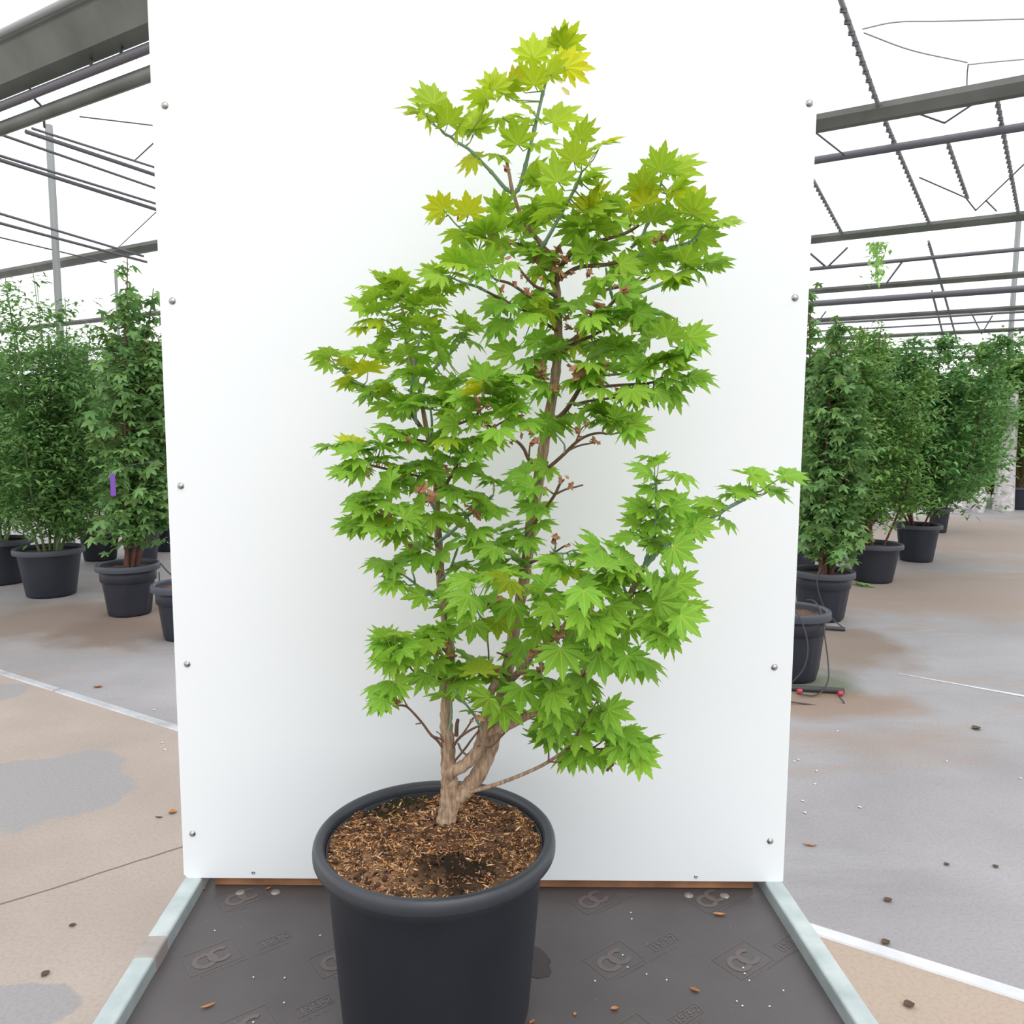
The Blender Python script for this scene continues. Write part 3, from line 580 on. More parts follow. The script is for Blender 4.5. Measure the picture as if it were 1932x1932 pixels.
br('branch', 'shoot', [(1212, 1074, 5.5), (1240, 1042, 5), (1280, 1014, 4.4), (1330, 985, 4), (1370, 960, 3.8), (1400, 944, 3.6), (1421, 931, 2.6)], -.13, -.17)
br('branch', 'shoot', [(1232, 1048, 4.2), (1235, 1010, 3.6), (1238, 970, 3.2), (1238, 930, 3), (1237, 905, 2.4)], -.13, -.14)
br('branch', 'shoot', [(1214, 1070, 3.5), (1222, 1045, 3.2), (1226, 1015, 2.5)], -.13, -.15)
br('branch', 'bark', [(958, 1288, 7), (975, 1272, 7), (993, 1253, 6.5), (1003, 1236, 6), (1030, 1215, 5), (1055, 1190, 4), (1080, 1160, 3.5), (1108, 1130, 3)], 0, -.16)
br('branch', 'bark', [(862, 1500, 4), (905, 1489, 4.2), (950, 1475, 4), (1000, 1455, 3.6), (1035, 1437, 3.4), (1068, 1414, 3), (1083, 1396, 2.6), (1096, 1365, 2.2)], 0, -.06)
br('twig', 'twig', [(1068, 1414, 2.4), (1095, 1412, 2.2), (1128, 1413, 2), (1150, 1415, 1.8)], -.05, -.06)
br('twig', 'twig', [(1118, 1412, 1.6), (1132, 1402, 1.6), (1140, 1396, 1.3)], -.06, -.06)
br('twig', 'twig', [(1036, 1437, 1.8), (1060, 1439, 1.6), (1078, 1440, 1.5), (1086, 1431, 1.2)], -.05, -.06)
br('twig', 'twig', [(1035, 1436, 1.8), (1035, 1420, 1.5), (1032, 1417, 1.2)], -.05, -.05)
br('twig', 'twig', [(845, 1425, 3), (826, 1398, 2.8), (812, 1385, 2.6), (795, 1362, 2.4), (772, 1337, 2.2), (760, 1331, 2), (744, 1331, 1.6), (733, 1325, 1.2)], 0, -.05)
br('twig', 'twig', [(772, 1338, 1.8), (766, 1328, 1.4), (763, 1322, 1.2)], -.04, -.04)
br('twig', 'twig', [(797, 1364, 1.6), (784, 1366, 1.2)], -.03, -.03)
br('twig', 'twig', [(846, 1420, 2.6), (838, 1400, 2.2), (826, 1392, 1.8), (812, 1388, 1.4)], 0, -.02)
br('twig', 'twig', [(834, 1392, 1.4), (830, 1385, 1.1), (823, 1380, 1)], -.01, -.01)
br('twig', 'twig', [(850, 1418, 3), (864, 1395, 2.8), (880, 1382, 2.4), (898, 1372, 2), (905, 1372, 1.8)], 0, -.06)
br('twig', 'twig', [(868, 1392, 2), (882, 1372, 1.8), (893, 1355, 1.5), (886, 1362, 1)], -.02, -.06)
br('twig', 'shoot', [(908, 1378, 2.6), (896, 1352, 2.6), (880, 1330, 2.2), (867, 1316, 1.8), (858, 1300, 1.5)], -.05, -.07)
br('twig', 'twig', [(858, 1436, 2.2), (877, 1413, 2.2), (890, 1395, 2), (903, 1378, 1.6)], 0, -.04)
br('twig', 'twig', [(864, 1402, 2), (872, 1418, 2), (892, 1432, 1.8)], -.01, -.02)
br('twig', 'twig', [(870, 1436, 1.5), (890, 1416, 1.4), (905, 1406, 1.2)], 0, -.04)
br('twig', 'twig', [(861, 1388, 4), (862, 1368, 3.6), (864, 1358, 3.2)], 0, -.01)
br('twig', 'twig', [(962, 1372, 3), (945, 1390, 2), (928, 1408, 2), (915, 1410, 1.2)], -.03, -.05)
br('twig', 'shoot', [(848, 1375, 2.6), (852, 1345, 2.4), (850, 1322, 2)], -.01, -.02)
br('twig', 'twig', [(921, 1262, 1.6), (922, 1235, 1.6), (920, 1200, 1.4), (925, 1175, 1.4)], -.02, -.03)
br('twig', 'twig', [(957, 1240, 2.5), (948, 1235, 2), (937, 1231, 1.6)], 0, 0)
# upper stem shoots
br('branch', 'shoot', [(968, 368, 3.4), (980, 352, 4), (990, 318, 3.8), (1000, 278, 3.4), (1012, 228, 3.2), (1022, 185, 3), (1031, 150, 2.6), (1036, 136, 2)], .05, .04)
br('branch', 'shoot', [(967, 366, 3), (950, 352, 4), (930, 328, 3.4), (908, 305, 3.2), (885, 282, 3), (862, 268, 2.8), (850, 258, 2.6), (838, 252, 2.4), (828, 240, 1.8)], .05, -.02)
br('branch', 'shoot', [(1016, 478, 3.6), (1034, 448, 3.6), (1055, 410, 3.4), (1075, 374, 3.2), (1090, 345, 3), (1097, 325, 2)], .02, -.06)
br('branch', 'twig', [(1046, 520, 5), (1062, 498, 4.5), (1082, 475, 4.2), (1110, 462, 4), (1140, 452, 3.6), (1180, 440, 3.2), (1205, 425, 3)], .03, .02)
br('branch', 'shoot', [(1190, 468, 3), (1208, 452, 3), (1219, 428, 3), (1226, 410, 3), (1236, 378, 2.4), (1246, 350, 2), (1250, 335, 1.5)], .0, -.03)
br('branch', 'twig', [(1050, 530, 4.5), (1090, 505, 4), (1140, 500, 3.6), (1180, 490, 3.4), (1205, 480, 3)], .02, -.02)
br('branch', 'shoot', [(1180, 490, 3), (1230, 476, 3), (1262, 468, 2.8), (1292, 460, 2.6), (1312, 450, 2.2), (1320, 435, 1.8), (1330, 425, 1.5)], -.02, -.05)
br('branch', 'twig', [(1048, 500, 4), (1030, 470, 3.5), (985, 462, 3), (945, 455, 2.8), (923, 452, 2.6)], .04, .0)
br('branch', 'shoot', [(923, 452, 2.6), (900, 442, 2.4), (880, 438, 2.2), (862, 425, 1.6), (845, 405, 1.4)], .0, -.03)
br('branch', 'twig', [(1050, 560, 4), (1030, 548, 3.4), (1010, 540, 3), (990, 520, 2.6), (975, 500, 2.2)], .03, -.05)
br('branch', 'twig', [(1050, 590, 4), (1018, 572, 3.2), (986, 550, 3), (962, 535, 2.8), (940, 529, 2.4)], .03, -.06)
br('branch', 'twig', [(1052, 625, 3.6), (1000, 592, 2.6), (955, 569, 2.6), (930, 556, 2.6), (918, 550, 2.6)], .03, -.04)
br('branch', 'shoot', [(918, 550, 2.8), (900, 541, 2.8), (873, 533, 2.2), (852, 524, 1.8)], -.04, -.07)
br('branch', 'twig', [(1053, 660, 5), (1075, 645, 4.5), (1100, 628, 4.2), (1116, 617, 4), (1130, 600, 3.6), (1157, 569, 3.4), (1171, 553, 3)], .03, -.06)
br('branch', 'shoot', [(1157, 569, 3), (1187, 560, 3), (1228, 544, 2.8), (1245, 536, 2.6), (1268, 522, 2), (1290, 510, 1.6)], -.04, -.08)
br('branch', 'shoot', [(1157, 569, 2.6), (1151, 545, 2.8), (1146, 520, 2.6), (1143, 505, 2)], -.04, -.08)
br('branch', 'twig', [(1052, 668, 4), (1085, 648, 3.4), (1120, 632, 3), (1151, 614, 2.8), (1172, 602, 2.4), (1195, 594, 2)], .03, -.02)
br('branch', 'twig', [(1120, 560, 2.8), (1135, 549, 2.8), (1165, 542, 2.8), (1201, 533, 2.6), (1232, 520, 2.2)], .0, -.02)
br('branch', 'shoot', [(1190, 650, 1.6), (1225, 690, 2), (1245, 682, 2.2), (1268, 666, 2.2), (1290, 645, 1.8)], -.02, -.06)
br('branch', 'twig', [(1041, 800, 5), (1065, 777, 4.6), (1078, 759, 4.4), (1094, 731, 4), (1102, 705, 3)], .02, -.04)
br('branch', 'twig', [(1096, 731, 3.4), (1130, 730, 3), (1165, 727, 2.8), (1200, 725, 2.6), (1223, 723, 2.4), (1255, 716, 2), (1285, 712, 1.6)], -.03, -.06)
br('branch', 'twig', [(1082, 764, 3), (1110, 757, 2.6), (1145, 752, 2.4), (1168, 750, 2)], -.03, -.05)
br('branch', 'twig', [(1105, 710, 2.6), (1140, 708, 2.4), (1180, 705, 2.2)], -.03, -.04)
br('branch', 'twig', [(1024, 888, 4), (1040, 878, 3.6), (1065, 856, 3.4), (1089, 833, 3), (1111, 821, 2.6), (1132, 817, 2.4), (1145, 819, 2)], .02, -.06)
br('twig', 'twig', [(1066, 854, 2.2), (1082, 845, 2), (1100, 839, 1.8), (1125, 835, 1.4)], -.02, -.04)
br('twig', 'shoot', [(1065, 855, 1.8), (1065, 840, 1.6), (1058, 830, 1.4), (1046, 815, 1.2)], -.02, -.03)
br('twig', 'twig', [(1086, 835, 1.8), (1092, 820, 1.6), (1098, 808, 1.3), (1108, 800, 1)], -.04, -.05)
br('branch', 'twig', [(1003, 875, 4), (995, 862, 3.6), (989, 848, 3.4), (978, 835, 3), (965, 828, 2.4)], .0, -.05)
br('twig', 'twig', [(998, 866, 1.8), (999, 848, 1.6), (1001, 838, 1.4)], .0, -.02)
br('branch', 'twig', [(1006, 990, 3.6), (1021, 971, 3.4), (1034, 952, 3.2), (1047, 933, 3), (1056, 914, 2.6), (1064, 905, 2)], .0, -.07)
br('twig', 'twig', [(1047, 933, 2.2), (1068, 923, 2), (1085, 919, 1.8), (1100, 915, 1.6)], -.04, -.06)
br('twig', 'twig', [(1046, 933, 1.8), (1036, 926, 1.6), (1027, 920, 1.5), (1026, 935, 1.4)], -.04, -.05)
br('twig', 'twig', [(1000, 1062, 3), (1030, 1050, 2.2), (1045, 1043, 2), (1062, 1032, 1.8), (1070, 1028, 1.4)], .0, -.07)
br('twig', 'shoot', [(1046, 1043, 1.8), (1048, 1028, 1.6), (1046, 1010, 1.3)], -.05, -.07)
br('twig', 'shoot', [(1045, 1043, 1.6), (1065, 1044, 1.6), (1080, 1038, 1.3)], -.05, -.08)
# left stem branches
br('branch', 'twig', [(798, 812, 4.4), (786, 795, 4.2), (775, 778, 4)], .01, -.01)
br('branch', 'shoot', [(776, 780, 3.6), (744, 758, 3.4), (709, 739, 3.2), (685, 727, 3), (664, 717, 2.8), (650, 704, 2), (640, 695, 1.5)], -.01, -.07)
br('branch', 'shoot', [(786, 800, 3), (781, 770, 3), (776, 744, 3), (781, 700, 2.8), (785, 668, 2.6), (790, 648, 2.2), (796, 620, 1.8)], -.01, -.05)
br('branch', 'shoot', [(792, 748, 2.6), (802, 722, 2.6), (818, 697, 2.6), (845, 671, 2.4), (860, 656, 2), (872, 640, 1.5)], -.01, -.04)
br('branch', 'twig', [(820, 860, 3), (835, 815, 2.6), (865, 800, 2.6), (890, 790, 2.4), (905, 775, 2.2), (915, 765, 1.8)], .0, -.12)
br('branch', 'twig', [(905, 778, 2), (925, 805, 2), (945, 798, 1.8), (965, 785, 1.6)], -.1, -.12)
br('branch', 'shoot', [(812, 838, 2.4), (815, 800, 2.4), (812, 770, 2)], .0, -.04)
br('branch', 'twig', [(823, 940, 3.6), (845, 908, 3.4), (867, 868, 3), (876, 848, 2.6), (892, 832, 2)], .0, -.08)
br('branch', 'shoot', [(826, 1024, 3.4), (855, 1001, 3.2), (886, 970, 3), (916, 946, 2.6), (931, 934, 2.2)], .0, -.06)
br('branch', 'twig', [(824, 1030, 3.2), (818, 1018, 3), (796, 1006, 2.8), (781, 990, 2.4), (768, 975, 2)], .0, -.1)
br('branch', 'twig', [(829, 1058, 2.8), (790, 1048, 2.6), (771, 1027, 2.6), (757, 1008, 2.6), (746, 997, 2.4), (735, 985, 1.8)], .0, -.08)
br('branch', 'shoot', [(822, 968, 2.6), (812, 945, 2.4), (798, 925, 2.2)], .0, -.08)
br('branch', 'shoot', [(735, 968, 1.8), (716, 970, 2), (705, 958, 2), (692, 950, 1.6)], -.08, -.1)
br('branch', 'twig', [(820, 905, 2.8), (775, 895, 2.4), (730, 885, 2.4), (700, 878, 2.2)], .0, -.08)
br('branch', 'shoot', [(700, 878, 2.2), (682, 868, 2.2), (668, 862, 2), (655, 852, 1.5)], -.08, -.1)
br('branch', 'twig', [(808, 834, 2.2), (780, 828, 2), (768, 825, 1.8)], .0, -.06)
br('branch', 'shoot', [(834, 1132, 2.6), (815, 1123, 2.4), (800, 1113, 2.4), (783, 1101, 2.2), (770, 1091, 2), (757, 1082, 1.8)], .0, -.05)
br('twig', 'shoot', [(783, 1101, 1.8), (782, 1092, 1.8), (778, 1078, 1.4)], -.03, -.05)
br('twig', 'shoot', [(782, 1103, 1.4), (770, 1104, 1.6), (762, 1096, 1.2)], -.03, -.05)
br('branch', 'shoot', [(832, 1095, 2.4), (848, 1075, 2.4), (858, 1050, 2.2), (868, 1020, 2)], .0, -.03)
br('branch', 'twig', [(845, 1245, 2.4), (832, 1234, 2.2), (824, 1232, 2), (815, 1236, 1.5)], .0, -.05)
br('branch', 'twig', [(843, 1232, 2), (836, 1225, 1.8), (832, 1215, 1.5)], .0, -.04)
br('branch', 'twig', [(848, 1290, 2.4), (810, 1272, 2), (782, 1267, 2), (772, 1256, 1.8), (763, 1250, 1.6), (748, 1240, 1.4)], .0, -.08)
br('branch', 'twig', [(982, 1180, 3.2), (1000, 1167, 3), (1012, 1152, 2.8), (1030, 1140, 2.2)], .0, -.1)
br('branch', 'twig', [(968, 1200, 2.8), (945, 1165, 2.6), (928, 1148, 2.6), (912, 1140, 2.4), (898, 1132, 2)], .0, -.12)
br('twig', 'shoot', [(950, 1166, 2), (922, 1170, 2), (908, 1165, 1.8), (900, 1152, 1.5)], -.05, -.12)
br('branch', 'shoot', [(1015, 1165, 2.6), (1008, 1125, 2.6), (990, 1110, 2.4)], -.05, -.18)
br('branch', 'shoot', [(1185, 1135, 2.6), (1178, 1110, 2.6), (1166, 1085, 2.4), (1155, 1075, 2)], -.12, -.15)
br('branch', 'twig', [(1195, 1120, 2.6), (1215, 1115, 2.4), (1230, 1108, 2), (1270, 1160, 1.6)], -.12, -.17)
br('branch', 'twig', [(1100, 1275, 2.6), (1120, 1250, 2.2), (1165, 1250, 2), (1185, 1236, 1.6)], -.1, -.14)
br('twig', 'twig', [(1085, 1395, 1.6), (1110, 1350, 1.6), (1128, 1320, 1.3)], -.06, -.08)
br('twig', 'twig', [(1150, 1415, 1.4), (1170, 1412, 1.4), (1195, 1402, 1.2)], -.06, -.07)

SAMP = []     # (px,py,Y) samples on branches
for nm, mt, pts in BR:
    sm = crom(pts, 6); P3, rr = [], []
    for q in sm:
        P_ = atY(q[0], q[1], Y0+q[3]); P3.append(P_); rr.append(max(q[2], .9)*pxm(P_)); SAMP.append((q[0], q[1], Y0+q[3], q[2]))
    big = nm in ('trunk', 'stem')
    if big: rr = [r*(1+.06*math.sin(i*1.7)+.04*random.uniform(-1, 1)) for i, r in enumerate(rr)]
    if mt == 'shoot':     # swollen nodes on young shoots
        rr = [r*(1.35 if i % 9 == 4 else 1) for i, r in enumerate(rr)]
    mb = MB(); mb.tube(P3, rr, 16 if big else 8)
    if nm == 'trunk':
        pass
    place(mb.build(nm, M[mt]), tree)
SA = np.array([(s[0], s[1]) for s in SAMP]); SR = np.array([s[3] for s in SAMP])

# ---- maple leaves -------------------------------------------------------------------------------------
def maple_template(lobes, sinus=.66, teeth=True, droop=.18, pleat=.05, cup=0., seed=0):
    """palmate leaf in the XY plane, base at the origin, middle lobe along +Y; returns verts, faces, vein, edge"""
    rnd = random.Random(seed); V = [(0, 0, 0)]; vein = [1.]; edge = [0.]; Fc = []
    def put(ang, r, ve, ed, up=0.):
        a = math.radians(ang); x, y = r*math.sin(a), r*math.cos(a)
        rr = math.hypot(x, y); z = up-droop*rr**2.2+cup*abs(x)**1.5
        V.append((x, y, z)); vein.append(ve); edge.append(ed); return len(V)-1
    n = len(lobes); prev = None
    for i, (a, l) in enumerate(lobes):
        l *= rnd.uniform(.94, 1.05)
        aL = (lobes[i-1][0]+a)/2 if i else a-17; aR = (lobes[i+1][0]+a)/2 if i < n-1 else a+17
        sl = min(l, lobes[i-1][1])*sinus if i else l*.5; sr = min(l, lobes[i+1][1])*sinus if i < n-1 else l*.5
        S0 = prev if prev is not None else put(aL, sl, 0, .6, pleat)
        mid = put(a, l*.55, 1., 0, -pleat*.4); m2 = put(a, l*.8, 1., .3, -pleat*.3); tip = put(a, l, 1., 1., 0)
        S1 = put(aR, sr, 0, .6, pleat)
        hl, hr = a-aL, aR-a
        if teeth:
            L1 = put(a-hl*.70, l*.75, 0, .8, pleat*.4); L2 = put(a-hl*.32, l*.835, 0, .9, 0)
            R1 = put(a+hr*.70, l*.75, 0, .8, pleat*.4); R2 = put(a+hr*.32, l*.835, 0, .9, 0)
            L1b = put(a-hl*.52, l*.715, .15, .7, 0); R1b = put(a+hr*.52, l*.715, .15, .7, 0)
            Fc += [(0, mid, S0), (S0, mid, L1b), (S0, L1b, L1), (L1b, mid, m2), (L1b, m2, L2), (L2, m2, tip), (0, S1, mid), (S1, R1b, mid), (S1, R1, R1b), (R1b, m2, mid), (R1b, R2, m2), (R2, tip, m2)]
        else:
            L1 = put(a-hl*.5, l*.74, 0, .8, 0); R1 = put(a+hr*.5, l*.74, 0, .8, 0)
            Fc += [(0, mid, S0), (S0, mid, L1), (L1, mid, tip), (0, S1, mid), (S1, R1, mid), (R1, tip, mid)]
        prev = S1
    return V, Fc, vein, edge
LB9 = [(-128, .42), (-95, .66), (-62, .84), (-30, .95), (0, 1.), (30, .95), (62, .84), (95, .66), (128, .42)]
LB7 = [(-112, .5), (-74, .74), (-36, .93), (0, 1.), (36, .93), (74, .74), (112, .5)]
TPL = [maple_template(LB9, .65, True, .16, .05, 0, 1), maple_template(LB9, .62, True, .30, .06, -.10, 2), maple_template(LB7, .60, True, .24, .05, .08, 3), maple_template(LB9, .64, True, .40, .05, -.12, 4), maple_template(LB9, .63, True, .05, .07, .14, 5), maple_template(LB7, .58, True, .14, .05, -.05, 6)]
def leafmesh(name, T, mat):
    V, Fc, ve, ed = T; me = bpy.data.meshes.new(name); me.from_pydata(V, [], Fc); me.update()
    for an, vals in (('vein', ve), ('edge', ed)): a = me.attributes.new(an, 'FLOAT', 'POINT'); a.data.foreach_set('value', vals)
    me.materials.append(mat); me.polygons.foreach_set('use_smooth', [False]*len(Fc)); return me
LM = [leafmesh('leaf', T, M['leaf']) for T in TPL]

